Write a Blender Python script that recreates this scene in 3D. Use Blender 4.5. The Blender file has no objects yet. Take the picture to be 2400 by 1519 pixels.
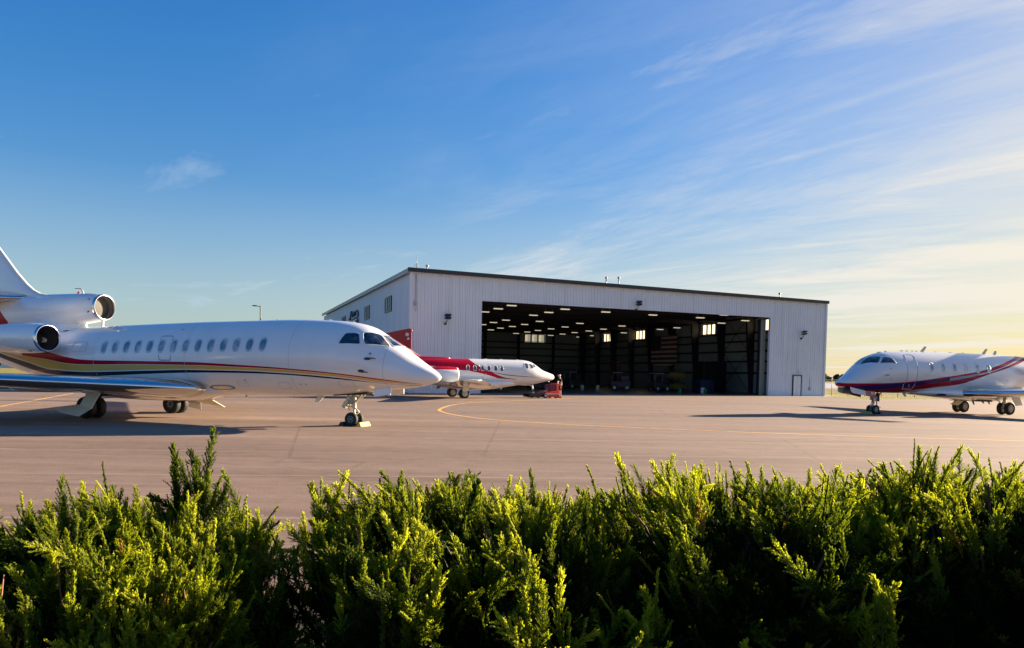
import bpy, bmesh, math, random
import numpy as np
from mathutils import Vector, Matrix
random.seed(7); RNG = np.random.default_rng(11)
PI = math.pi; R = math.radians
SC = bpy.context.scene
COL = SC.collection

# ------------------------------------------------------------------ helpers
def link(o, parent=None):
    COL.objects.link(o)
    if parent is not None: o.parent = parent
    return o
def tag(o, label=None, cat=None, group=None, kind=None):
    if label: o['label'] = label
    if cat: o['category'] = cat
    if group: o['group'] = group
    if kind: o['kind'] = kind
    return o
def thing(name, label, cat, loc=(0, 0, 0), rz=0, group=None):
    o = bpy.data.objects.new(name, None); link(o)
    o.location = loc; o.rotation_euler = (0, 0, rz); o.empty_display_size = .2
    return tag(o, label, cat, group)

class MB:
    """collects shapes for ONE mesh object"""
    def __init__(s): s.v = []; s.f = []; s.m = []; s.sm = []
    def add(s, v, f, mat=0, smooth=False):
        b = len(s.v); s.v += [tuple(map(float, p)) for p in v]
        for q in f: s.f.append([b + i for i in q]); s.m.append(mat); s.sm.append(smooth)
        return s
    def box(s, c, d, rz=0, mat=0, rx=0, ry=0, taper=1.0):
        M = Matrix.Rotation(rz, 3, 'Z') @ Matrix.Rotation(ry, 3, 'Y') @ Matrix.Rotation(rx, 3, 'X')
        v = []
        for z in (-.5, .5):
            k = taper if z > 0 else 1
            for x, y in ((-.5, -.5), (.5, -.5), (.5, .5), (-.5, .5)):
                p = M @ Vector((x * d[0] * k, y * d[1] * k, z * d[2])); v.append((p.x + c[0], p.y + c[1], p.z + c[2]))
        return s.add(v, [(3, 2, 1, 0), (4, 5, 6, 7), (0, 1, 5, 4), (1, 2, 6, 5), (2, 3, 7, 6), (3, 0, 4, 7)], mat)
    def bbox(s, c, d, b=.02, rz=0, mat=0):
        """box with bevelled vertical and top edges"""
        x, y, z = d[0] / 2, d[1] / 2, d[2] / 2
        def ring(ix, iz):
            a, e = x - ix, y - ix; k = b * .6
            return [(-a + k, -e, iz), (a - k, -e, iz), (a, -e + k, iz), (a, e - k, iz), (a - k, e, iz), (-a + k, e, iz), (-a, e - k, iz), (-a, -e + k, iz)]
        rs = [ring(b, -z), ring(0, -z + b), ring(0, z - b), ring(b, z)]
        ca, sa = math.cos(rz), math.sin(rz)
        v = [(c[0] + p[0] * ca - p[1] * sa, c[1] + p[0] * sa + p[1] * ca, c[2] + p[2]) for r in rs for p in r]
        f = [tuple(range(7, -1, -1)), tuple(range(24, 32))]
        for k in range(3):
            for i in range(8): f.append((k * 8 + i, k * 8 + (i + 1) % 8, k * 8 + 8 + (i + 1) % 8, k * 8 + 8 + i))
        return s.add(v, f, mat)
    def tube(s, pts, r, n=8, mat=0, caps=True, smooth=True):
        pts = [Vector(p) for p in pts]; rr = r if isinstance(r, (list, tuple)) else [r] * len(pts)
        v = []; prev = None
        for i, p in enumerate(pts):
            t = (pts[min(i + 1, len(pts) - 1)] - pts[max(i - 1, 0)]).normalized()
            ref = Vector((0, 0, 1)) if abs(t.z) < .9 else Vector((1, 0, 0))
            a = t.cross(ref).normalized() if prev is None else (prev - t * prev.dot(t)).normalized()
            prev = a; b = t.cross(a)
            for k in range(n):
                q = p + (a * math.cos(2 * PI * k / n) + b * math.sin(2 * PI * k / n)) * rr[i]; v.append(q)
        f = []
        for i in range(len(pts) - 1):
            for k in range(n): f.append((i * n + k, i * n + (k + 1) % n, (i + 1) * n + (k + 1) % n, (i + 1) * n + k))
        s.add(v, f, mat, smooth)
        if caps:
            b0 = len(s.v) - len(v)
            s.f.append([b0 + k for k in range(n - 1, -1, -1)]); s.m.append(mat); s.sm.append(False)
            s.f.append([b0 + (len(pts) - 1) * n + k for k in range(n)]); s.m.append(mat); s.sm.append(False)
        return s
    def lathe(s, prof, o=(0, 0, 0), axis='x', n=24, mat=0, smooth=True, mats=None):
        """prof: (position along axis, radius)"""
        v = []
        for a, r in prof:
            for k in range(n):
                c, d = r * math.cos(2 * PI * k / n), r * math.sin(2 * PI * k / n)
                p = {'x': (a, c, d), 'y': (d, a, c), 'z': (c, d, a)}[axis]
                v.append((p[0] + o[0], p[1] + o[1], p[2] + o[2]))
        b = len(s.v); s.v += v
        for i in range(len(prof) - 1):
            for k in range(n):
                s.f.append([b + i * n + k, b + i * n + (k + 1) % n, b + (i + 1) * n + (k + 1) % n, b + (i + 1) * n + k])
                s.m.append(mats[i] if mats else mat); s.sm.append(smooth)
        return s
    def build(s, name, mats, parent=None, label=None, fixn=False, flip=False):
        me = bpy.data.meshes.new(name); me.from_pydata(s.v, [], s.f)
        for m in (mats if isinstance(mats, (list, tuple)) else [mats]): me.materials.append(m)
        me.polygons.foreach_set('material_index', s.m); me.polygons.foreach_set('use_smooth', s.sm)
        me.update()
        if fixn:
            bm = bmesh.new(); bm.from_mesh(me); bmesh.ops.recalc_face_normals(bm, faces=bm.faces); bm.to_mesh(me); bm.free()
        o = bpy.data.objects.new(name, me); link(o, parent)
        if label: o['label'] = label
        return o
def np_mesh(name, verts, faces4, mats, parent=None, smooth=False, attr=None, midx=None):
    """fast mesh from numpy arrays (all faces with the same corner count)"""
    me = bpy.data.meshes.new(name); k = faces4.shape[1]
    me.vertices.add(len(verts)); me.vertices.foreach_set('co', verts.astype(np.float32).ravel())
    me.loops.add(faces4.size); me.loops.foreach_set('vertex_index', faces4.astype(np.int32).ravel())
    me.polygons.add(len(faces4)); me.polygons.foreach_set('loop_start', np.arange(0, faces4.size, k, dtype=np.int32))
    try: me.polygons.foreach_set('loop_total', np.full(len(faces4), k, dtype=np.int32))
    except Exception: pass
    if midx is not None: me.polygons.foreach_set('material_index', midx.astype(np.int32))
    me.polygons.foreach_set('use_smooth', np.full(len(faces4), smooth, dtype=bool))
    for m in (mats if isinstance(mats, (list, tuple)) else [mats]): me.materials.append(m)
    me.update(calc_edges=True)
    if attr is not None:
        a = me.attributes.new('tint', 'FLOAT', 'POINT'); a.data.foreach_set('value', attr.astype(np.float32))
    o = bpy.data.objects.new(name, me); return link(o, parent)

# ------------------------------------------------------------------ materials
def mat(name, base=(.8, .8, .8), rough=.5, metal=0., spec=.5, coat=0., emis=None, estr=1.):
    m = bpy.data.materials.new(name); m.use_nodes = True
    b = m.node_tree.nodes['Principled BSDF']
    b.inputs['Base Color'].default_value = (*base, 1); b.inputs['Roughness'].default_value = rough
    b.inputs['Metallic'].default_value = metal; b.inputs['Specular IOR Level'].default_value = spec
    b.inputs['Coat Weight'].default_value = coat; b.inputs['Coat Roughness'].default_value = .05
    if emis: b.inputs['Emission Color'].default_value = (*emis, 1); b.inputs['Emission Strength'].default_value = estr
    return m
class NT:
    def __init__(s, m): s.m = m; s.t = m.node_tree; s.n = s.t.nodes; s.b = s.n.get('Principled BSDF')
    def new(s, ty, **kw):
        q = s.n.new(ty)
        for k, v in kw.items(): setattr(q, k, v)
        return q
    def L(s, a, b): s.t.links.new(a, b)
    def math(s, op, a, b=None, clamp=False):
        q = s.n.new('ShaderNodeMath'); q.operation = op; q.use_clamp = clamp
        for i, x in enumerate((a, b)):
            if x is None: continue
            if isinstance(x, (int, float)): q.inputs[i].default_value = x
            else: s.L(x, q.inputs[i])
        return q.outputs[0]
    def mix(s, fac, a, b, blend='MIX'):
        q = s.n.new('ShaderNodeMix'); q.data_type = 'RGBA'; q.blend_type = blend
        for sock, x in ((q.inputs[0], fac), (q.inputs[6], a), (q.inputs[7], b)):
            if isinstance(x, (int, float)): sock.default_value = x
            elif isinstance(x, tuple): sock.default_value = (*x, 1) if len(x) == 3 else x
            else: s.L(x, sock)
        return q.outputs[2]
    def noise(s, vec, scale, detail=4, rough=.55, dist=0.):
        q = s.n.new('ShaderNodeTexNoise'); q.inputs['Scale'].default_value = scale
        q.inputs['Detail'].default_value = detail; q.inputs['Roughness'].default_value = rough; q.inputs['Distortion'].default_value = dist
        if vec is not None: s.L(vec, q.inputs['Vector'])
        return q.outputs['Fac']
    def ramp(s, fac, stops, interp='LINEAR'):
        q = s.n.new('ShaderNodeValToRGB'); q.color_ramp.interpolation = interp
        e = q.color_ramp.elements
        while len(e) < len(stops): e.new(.5)
        for el, (p, c) in zip(e, stops): el.position = p; el.color = (*c, 1) if len(c) == 3 else c
        s.L(fac, q.inputs[0]); return q.outputs[0]
    def obj(s):
        q = s.n.new('ShaderNodeTexCoord'); return q.outputs['Object']
    def mapping(s, vec, scale=(1, 1, 1), rot=(0, 0, 0)):
        q = s.n.new('ShaderNodeMapping'); q.inputs['Scale'].default_value = scale; q.inputs['Rotation'].default_value = rot
        s.L(vec, q.inputs[0]); return q.outputs[0]
    def bump(s, h, strength=.3, dist=.02):
        q = s.n.new('ShaderNodeBump'); q.inputs['Strength'].default_value = strength; q.inputs['Distance'].default_value = dist
        s.L(h, q.inputs['Height']); s.L(q.outputs[0], s.b.inputs['Normal'])
def worn(name, base, rough=.5, amt=.25, scale=3., metal=0., coat=0., bump=0., spec=.5):
    """paint with faint mottling of colour and gloss"""
    m = mat(name, base, rough, metal, spec, coat); t = NT(m); o = t.obj()
    n = t.noise(o, scale, 6, .6); k = t.ramp(n, [(.3, (1 - amt,) * 3), (.75, (1., 1., 1.))])
    t.L(t.mix(1., (*base,), k, 'MULTIPLY'), t.b.inputs['Base Color'])
    rr = t.math('MULTIPLY_ADD', n, amt); t.n[-1].inputs[2].default_value = max(.02, rough - amt * .5)
    t.L(rr, t.b.inputs['Roughness'])
    if bump: t.bump(t.noise(o, scale * 9, 3), bump, .01)
    return m
def livery(name, base, bands, rough=.14):
    """gloss paint with stripes between curves given in (distance behind nose, height)"""
    m = mat(name, base, rough, 0, .4, .35); t = NT(m)
    x = t.new('ShaderNodeSeparateXYZ'); t.L(t.obj(), x.inputs[0])
    s01 = t.math('MULTIPLY', x.outputs[0], -1 / 24., True); z = x.outputs[2]
    def curve(pts):
        q = t.new('ShaderNodeFloatCurve'); c = q.mapping.curves[0]
        pts = sorted(pts); q.mapping.extend = 'HORIZONTAL'
        while len(c.points) < len(pts): c.points.new(.5, .5)
        for p, (a, b) in zip(c.points, pts): p.location = (min(max(a / 24., 0), 1), b / 6.); p.handle_type = 'AUTO_CLAMPED'
        q.mapping.update(); t.L(s01, q.inputs['Value'])
        return t.math('MULTIPLY', q.outputs[0], 6.)
    nz = t.noise(t.obj(), 1.4, 4); col = t.mix(1., base, t.ramp(nz, [(.25, (.93, .93, .93)), (.8, (1, 1, 1))]), 'MULTIPLY')
    anyk = None
    for lo, hi, c, (sa, sb) in bands:
        k = t.math('MULTIPLY', t.math('GREATER_THAN', z, curve(lo)), t.math('LESS_THAN', z, curve(hi)))
        k = t.math('MULTIPLY', k, t.math('GREATER_THAN', s01, sa / 24.)); k = t.math('MULTIPLY', k, t.math('LESS_THAN', s01, sb / 24.))
        col = t.mix(k, col, c); anyk = k if anyk is None else t.math('MAXIMUM', anyk, k)
    t.L(col, t.b.inputs['Base Color'])
    t.L(t.math('MULTIPLY_ADD', anyk, -.30), t.b.inputs['Coat Weight']); t.n[-1].inputs[2].default_value = .34
    t.L(t.math('MULTIPLY_ADD', anyk, -.30), t.b.inputs['Specular IOR Level']); t.n[-1].inputs[2].default_value = .42
    return m

M = {}
M['white'] = worn('white_paint', (.76, .76, .77), .16, .06, 2., coat=.8)
M['white_matt'] = worn('white_enamel', (.74, .74, .70), .4, .12, 6.)
M['cream'] = worn('cream_enamel', (.72, .68, .50), .4, .25, 14.)
M['chrome'] = mat('polished_metal', (.66, .67, .69), .16, 1.)
M['steel'] = worn('brushed_steel', (.5, .5, .52), .3, .2, 12., metal=1.)
M['darkmetal'] = worn('dark_metal', (.06, .06, .07), .45, .3, 10., metal=.4)
M['duct'] = worn('duct_lining', (.15, .14, .12), .45, .2, 4.)
M['black'] = worn('black_paint', (.012, .012, .014), .4, .2, 8.)
M['rubber'] = worn('tyre_rubber', (.016, .016, .017), .75, .3, 20.)
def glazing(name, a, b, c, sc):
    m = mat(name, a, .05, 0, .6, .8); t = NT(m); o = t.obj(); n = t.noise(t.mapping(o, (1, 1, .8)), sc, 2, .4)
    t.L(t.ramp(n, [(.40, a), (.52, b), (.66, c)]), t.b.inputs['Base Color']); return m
M['glass0'] = mat('cockpit_glass', (.012, .02, .03), .04, 0, .7, 1.)
M['pane'] = glazing('cabin_glass', (.10, .15, .20), (.20, .25, .30), (.52, .47, .40), 2.6); M['glass'] = glazing('cockpit_glass', (.008, .014, .03), (.02, .03, .05), (.16, .13, .10), 3.2)  # cabin glass: far-window light and interior seen through painted in as warm patches
M['pane_dark'] = mat('dark_cabin_glass', (.06, .08, .11), .15, 0, .5)
M['rimgrey'] = mat('window_rim', (.55, .58, .62), .3, .3)
M['groove'] = mat('panel_gap', (.20, .23, .28), .5)
M['groovel'] = mat('panel_gap_light', (.38, .41, .46), .5)
M['hub'] = worn('wheel_hub', (.62, .62, .60), .4, .2, 20.)
M['hubdark'] = worn('wheel_hub_dark', (.07, .07, .08), .45, .3, 20.)
M['red'] = worn('red_paint', (.42, .008, .016), .28, .12, 3., coat=.5)
M['maroon'] = worn('maroon_vinyl', (.16, .012, .05), .6, .3, 9.)
M['tugred'] = worn('tug_red', (.60, .045, .03), .4, .2, 6.)
M['yellow'] = worn('yellow_paint', (.78, .52, .08), .5, .25, 12.)
M['ochre'] = worn('faded_yellow', (.26, .22, .05), .6, .3, 6.)
M['lime'] = worn('lime_rubber', (.25, .40, .06), .6, .3, 12.)
M['grey'] = worn('grey_enamel', (.36, .38, .40), .45, .2, 8.)
M['greygreen'] = worn('grey_green_paint', (.20, .22, .18), .55, .3, 8.)
M['orangeY'] = worn('taxi_yellow', (.58, .33, .06), .7, .4, 2.)

# ------------------------------------------------------------------ lofted bodies
def pchip(x, y, q):
    x = np.asarray(x, float); y = np.asarray(y, float); h = np.diff(x); d = np.diff(y) / h
    m = np.zeros_like(y); m[0] = d[0]; m[-1] = d[-1]
    for i in range(1, len(x) - 1):
        if d[i - 1] * d[i] > 0:
            a, b = 2 * h[i] + h[i - 1], h[i] + 2 * h[i - 1]; m[i] = (a + b) / (a / d[i - 1] + b / d[i])
    i = np.clip(np.searchsorted(x, q) - 1, 0, len(x) - 2); t = (q - x[i]) / h[i]
    return ((1 + 2 * t) * (1 - t) ** 2 * y[i] + t * (1 - t) ** 2 * h[i] * m[i] + t * t * (3 - 2 * t) * y[i + 1] + t * t * (t - 1) * h[i] * m[i + 1])
class Surf:
    """body along -x: stations (s, ztop, zbot, halfwidth, z of widest[, y centre])"""
    def __init__(s, st, e=2.0):
        a = np.array([list(r) + [0.] * (6 - len(r)) for r in st], float); s.a = a; s.e = e; s.s0, s.s1 = a[0, 0], a[-1, 0]
    def par(s, q):
        q = np.clip(np.asarray(q, float), s.s0, s.s1); return [pchip(s.a[:, 0], s.a[:, k], q) for k in range(1, 6)]
    def pt(s, q, th):
        zt, zb, hw, zw, yc = s.par(q); c, n = np.cos(th), np.sin(th); k = 2 / s.e
        y = yc + hw * np.sign(c) * np.abs(c) ** k
        z = zw + np.where(n > 0, zt - zw, zw - zb) * np.sign(n) * np.abs(n) ** k
        return np.stack([-np.asarray(q, float) + 0 * y, y, z], -1)
    def theta(s, q, z):
        zt, zb, hw, zw, yc = s.par(q); r = np.where(z > zw, (z - zw) / (zt - zw + 1e-9), (z - zw) / (zw - zb + 1e-9))
        return np.arcsin(np.clip(np.sign(r) * np.abs(r) ** (s.e / 2), -1, 1))
    def nrm(s, q, th):
        e = 1e-3; a = s.pt(q + e, th) - s.pt(q - e, th); b = s.pt(q, th + e) - s.pt(q, th - e)
        n = np.cross(a, b); n /= np.linalg.norm(n, axis=-1, keepdims=True) + 1e-12
        return n
    def mesh(s, mb, ns=70, nt=48, mat=0, power=1.0, cap=True):
        t = np.linspace(0, 1, ns); q = s.s0 + (s.s1 - s.s0) * t ** power; th = np.linspace(0, 2 * PI, nt, endpoint=False)
        P = s.pt(q[:, None] + 0 * th[None], th[None] + 0 * q[:, None]).reshape(-1, 3)
        f = [(i * nt + k, (i + 1) * nt + k, (i + 1) * nt + (k + 1) % nt, i * nt + (k + 1) % nt) for i in range(ns - 1) for k in range(nt)]
        if cap: f.append(tuple(range(nt)))
        f.append(tuple((ns - 1) * nt + k for k in range(nt - 1, -1, -1)))
        return mb.add(P, f, mat, True)
    def patch(s, corners, side=-1, th=False, sq=4.0, off=.004, rings=4, n=32, r0=0., r1=1., thick=0.):
        """superelliptic patch hugging the body; corners (s,z) or (s,theta): a b c d round the outline"""
        c = np.array(corners, float)
        if not th: c[:, 1] = s.theta(c[:, 0], c[:, 1])
        ph = np.linspace(0, 2 * PI, n, endpoint=False)
        u = np.sign(np.cos(ph)) * np.abs(np.cos(ph)) ** (2 / sq); v = np.sign(np.sin(ph)) * np.abs(np.sin(ph)) ** (2 / sq)
        rr = np.linspace(r0, r1, rings + 1)
        U = rr[:, None] * u[None]; V = rr[:, None] * v[None]
        w = [(1 - U) * (1 - V) / 4, (1 + U) * (1 - V) / 4, (1 + U) * (1 + V) / 4, (1 - U) * (1 + V) / 4]
        Q = sum(w[k][..., None] * c[k] for k in range(4)); q, t = Q[..., 0], Q[..., 1]
        N = s.nrm(q, t); B = s.pt(q, t); P = B + N * off
        lo = (B + N * (off - thick)) if thick else None
        vs = P.reshape(-1, 3); f = []
        for i in range(rings):
            for k in range(n):
                f.append((i * n + k, (i + 1) * n + k, (i + 1) * n + (k + 1) % n, i * n + (k + 1) % n))
        if thick:
            m0 = len(vs); vs = np.concatenate([vs, lo[-1], lo[0]]); e = rings * n
            for k in range(n):
                f.append((e + k, m0 + k, m0 + (k + 1) % n, e + (k + 1) % n))
                if r0 > 0: f.append((k, (k + 1) % n, m0 + n + (k + 1) % n, m0 + n + k))
        vs = vs.copy()
        if side < 0: vs[:, 1] *= -1
        else: f = [tuple(reversed(q)) for q in f]
        return vs, f

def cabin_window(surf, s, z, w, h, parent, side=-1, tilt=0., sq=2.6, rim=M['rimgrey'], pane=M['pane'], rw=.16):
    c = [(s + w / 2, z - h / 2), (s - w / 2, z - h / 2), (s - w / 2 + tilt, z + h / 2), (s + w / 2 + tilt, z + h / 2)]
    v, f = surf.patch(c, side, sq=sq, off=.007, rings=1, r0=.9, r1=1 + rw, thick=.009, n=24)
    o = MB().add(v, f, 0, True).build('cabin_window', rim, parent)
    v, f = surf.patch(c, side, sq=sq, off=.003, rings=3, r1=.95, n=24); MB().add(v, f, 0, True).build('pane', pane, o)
    return o
def outline(surf, c, parent, name='door', side=-1, sq=8., w=.03, mat_=None, panel=None, off=.004):
    v, f = surf.patch(c, side, sq=sq, off=off, rings=1, r0=1 - w, r1=1 + w, thick=.006, n=48)
    o = MB().add(v, f, 0, True).build('door_seam' if panel else name, mat_ or M['groove'], None if panel else parent)
    if panel:
        v, f = surf.patch(c, side, sq=sq, off=.0025, rings=8, r1=.985, n=48)
        p = MB().add(v, f, 0, True).build(name, panel, parent); o.parent = p
        return p
    return o
def airfoil(n=14):
    t = (1 - np.cos(np.linspace(0, PI, n))) / 2
    y = 5 * (.2969 * np.sqrt(t) - .126 * t - .3516 * t ** 2 + .2843 * t ** 3 - .1036 * t ** 4)
    return t, y
def aero(mb, secs, axis='z', mat=0, t0=0., t1=1., grow=0., n=14):
    """secs: (x_le, y, z, chord, thickness/chord); thickness along axis; outline t0..t1 of the chord"""
    t, y = airfoil(n)
    if t1 < 1: t = t * t1; y = 5 * (.2969 * np.sqrt(t) - .126 * t - .3516 * t ** 2 + .2843 * t ** 3 - .1036 * t ** 4)
    ring = [(a, b) for a, b in zip(t[::-1], y[::-1])] + [(a, -b) for a, b in zip(t[1:], y[1:])]
    k = len(ring); v = []
    for x, yy, z, c, th in secs:
        for a, b in ring:
            dx = -a * c + (grow if a < .001 else 0); q = b * c * th + (grow if b > 0 else -grow if b < 0 else 0)
            v.append((x + dx, yy, z + q) if axis == 'z' else (x + dx, yy + q, z))
    f = []
    for i in range(len(secs) - 1):
        for j in range(k - 1): f.append((i * k + j, i * k + j + 1, (i + 1) * k + j + 1, (i + 1) * k + j))
    mb.add(v, f, mat, True)
    b = len(mb.v) - len(v); e = (len(secs) - 1) * k
    mb.f.append([b + j for j in range(k - 1, -1, -1)]); mb.m.append(mat); mb.sm.append(False)
    mb.f.append([b + e + j for j in range(k)]); mb.m.append(mat); mb.sm.append(False)
    return mb
def wheel_mb(mb, c, r, w, rim=.55, n=28, axis='y'):
    """tyre (slot 0) and hub (slot 1)"""
    h = w / 2; k = r * rim
    prof = [(-h * .72, k), (-h * .95, k + (r - k) * .35), (-h, r * .82), (-h * .8, r * .95), (-h * .4, r), (h * .4, r), (h * .8, r * .95), (h, r * .82), (h * .95, k + (r - k) * .35), (h * .72, k)]
    mb.lathe(prof, c, axis, n, 0)
    for sg in (-1, 1):
        mb.lathe([(sg * h * .72, k), (sg * h * .85, k * .93), (sg * h * .55, k * .8), (sg * h * .5, k * .42), (sg * h * .8, k * .34), (sg * h * .85, .001)], c, axis, n, 1)
        for q in range(8):
            a = 2 * PI * q / 8; d = k * .62; off = sg * h * .58
            p = (c[0] + d * math.cos(a), c[1] + off, c[2] + d * math.sin(a))
            mb.box(p, (.04, .02, .04), mat=2)
    return mb
def nacelle(parent, s0, y, z, r, length, body, fanmat, lipmat, toe=0., taper=.72, plug=None, name='engine', bulge=1.09):
    prof = [(-.10, r * .985), (-.35, r * (bulge + 1) / 2), (-min(.9, length * .45), r * bulge), (-length * .5, r * (bulge - .03)), (-length * .8, r * .9), (-length, r * taper), (-length, r * taper * .9), (-length + .4, r * taper * .8)]
    o = (-s0, y, z)
    e = MB().lathe(prof, o, 'x', 40, 0).lathe([(-.12, r * .86), (-.5, r * .82), (-.9, r * .80)], o, 'x', 40, 1).lathe([(-length + .35, r * taper * .86), (-length + .35, .001)], o, 'x', 24, 1).build(name, [body, M['duct'] if plug else M['darkmetal']], parent)
    lip = [(-.10, r * .985), (-.04, r * .97), (-.008, r * .93), (0, r * .90), (-.012, r * .87), (-.06, r * .855), (-.13, r * .855)]
    MB().lathe(lip, o, 'x', 40).build('intake_lip', lipmat, e)
    f = MB()
    if plug: f.lathe([(-.30, r * .83), (-.28, .001)], o, 'x', 32, 0)
    else:
        f.lathe([(-.85, r * .8), (-.85, r * .28)], o, 'x', 32, 0).lathe([(-.86, r * .28), (-.72, r * .2), (-.55, .001)], o, 'x', 20, 1)
        for k in range(20):
            a = 2 * PI * k / 20; d = r * .54
            f.box((o[0] - .8, o[1] + d * math.cos(a), o[2] + d * math.sin(a)), (.02, .07, r * .5), rx=PI / 2 - a + PI, mat=1)
    f.build('fan', [fanmat, M['darkmetal']], e)
    return e

def prism(mb, poly, y0, y1, mat=0, y2=None):
    """polygon in (s,z) turned into a plate between y0 and y1; y2 = extra lean per metre of height"""
    k = len(poly); zt = max(p[1] for p in poly); ln = y2 or 0.
    v = [(-a, y0 + (zt - b) * ln, b) for a, b in poly] + [(-a, y1 + (zt - b) * ln, b) for a, b in poly]
    f = [tuple(range(k)), tuple(range(2 * k - 1, k - 1, -1))] + [(i, k + i, k + (i + 1) % k, (i + 1) % k) for i in range(k)]
    return mb.add(v, f, mat)
def wing_pair(root, secs, body, lemat, le=.09, n=16, name='wing'):
    out = []
    for sg in (-1, 1):
        ss = [(-s, sg * y, z, c, t) for s, y, z, c, t in secs]
        w = aero(MB(), ss, 'z', n=n).build(name, body, root, fixn=True)
        if lemat: aero(MB(), ss, 'z', t1=le, grow=.004, n=12).build('leading_edge', lemat, w, fixn=True)
        out.append(w)
    return out
def blade(root, s, y, z0, h, c, sweep, mat_, name='antenna'):
    d = 1 if h > 0 else -1
    mb = MB(); prism(mb, [(s - c / 2, z0), (s + c / 2, z0), (s + c / 2 * .7 + sweep, z0 + h), (s - c * .25 + sweep, z0 + h)], y - .015, y + .015)
    return mb.build(name, mat_, root, fixn=True)

# ================================================================== three-engined jet on the left
FALC = [(0,1.66,1.60,.03,1.63),(.06,1.74,1.53,.13,1.63),(.3,1.91,1.43,.33,1.64),(.7,2.16,1.33,.55,1.68),(1.25,2.53,1.25,.78,1.78),(1.85,2.87,1.17,.98,1.92),(2.35,3.18,1.11,1.10,2.05),(2.85,3.32,1.05,1.17,2.12),(3.6,3.41,.97,1.22,2.17),(5.3,3.47,.90,1.25,2.19),(7,3.45,.88,1.25,2.17),(9,3.42,.86,1.25,2.14),(11,3.37,.84,1.25,2.12),(13,3.31,.85,1.24,2.1),(14.5,3.27,.95,1.2,2.13),(16.2,3.22,1.15,1.08,2.2),(18,3.15,1.5,.88,2.33),(20,3.05,2.0,.58,2.5),(22,2.95,2.5,.28,2.72),(23,2.85,2.72,.06,2.8)]
r0 = [(.47,1.41),(1.67,1.56),(3.11,1.71),(5.19,1.85),(6.87,1.92),(8.57,1.98),(10.51,1.99),(12.47,1.99),(13.7,2.01),(14.33,2.08),(14.97,2.18),(15.6,2.3),(18,2.75)]
r1 = [(.46,1.39),(1.67,1.51),(3.11,1.66),(5.19,1.79),(6.87,1.84),(8.57,1.87),(10.51,1.87),(12.48,1.84),(13.71,1.83),(14.55,1.86),(15.08,1.93),(15.63,2.0),(16.74,2.1),(17.88,2.23),(20,2.7)]
g1 = [(.46,1.37),(1.67,1.44),(3.11,1.58),(5.19,1.69),(6.87,1.73),(8.57,1.73),(10.51,1.68),(12.48,1.61),(13.71,1.58),(14.55,1.59),(15.09,1.62),(15.63,1.65),(16.74,1.88),(17.88,2.1),(20,2.6)]
b1 = [(.61,1.35),(1.67,1.42),(3.11,1.52),(5.19,1.63),(6.87,1.65),(8.57,1.63),(10.51,1.56),(12.48,1.46),(13.71,1.41),(14.55,1.41),(15.63,1.45),(16.18,1.52),(16.74,1.61),(17.88,1.88),(20,2.4)]
up = lambda c, d: [(a, b + d) for a, b in c]
M['livery3'] = livery('white_red_gold_navy_livery', (.76, .76, .77), [
    (r1, r0, (.38, .004, .02), (.5, 17.)), (g1, r1, (.62, .38, .085), (.5, 20.)), (g1, up(g1, .022), (.72, .70, .62), (.5, 20.)), (r1, up(r1, .012), (.70, .66, .55), (.5, 20.)),
    (b1, up(g1, -.012), (.006, .016, .032), (.6, 20.)), ([(17.9, 2.3), (23, 2.6)], [(17.9, 2.75), (18.05, 2.98), (18.52, 3.45), (20, 4.9)], (.36, .006, .03), (17.9, 21.5))])
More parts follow.
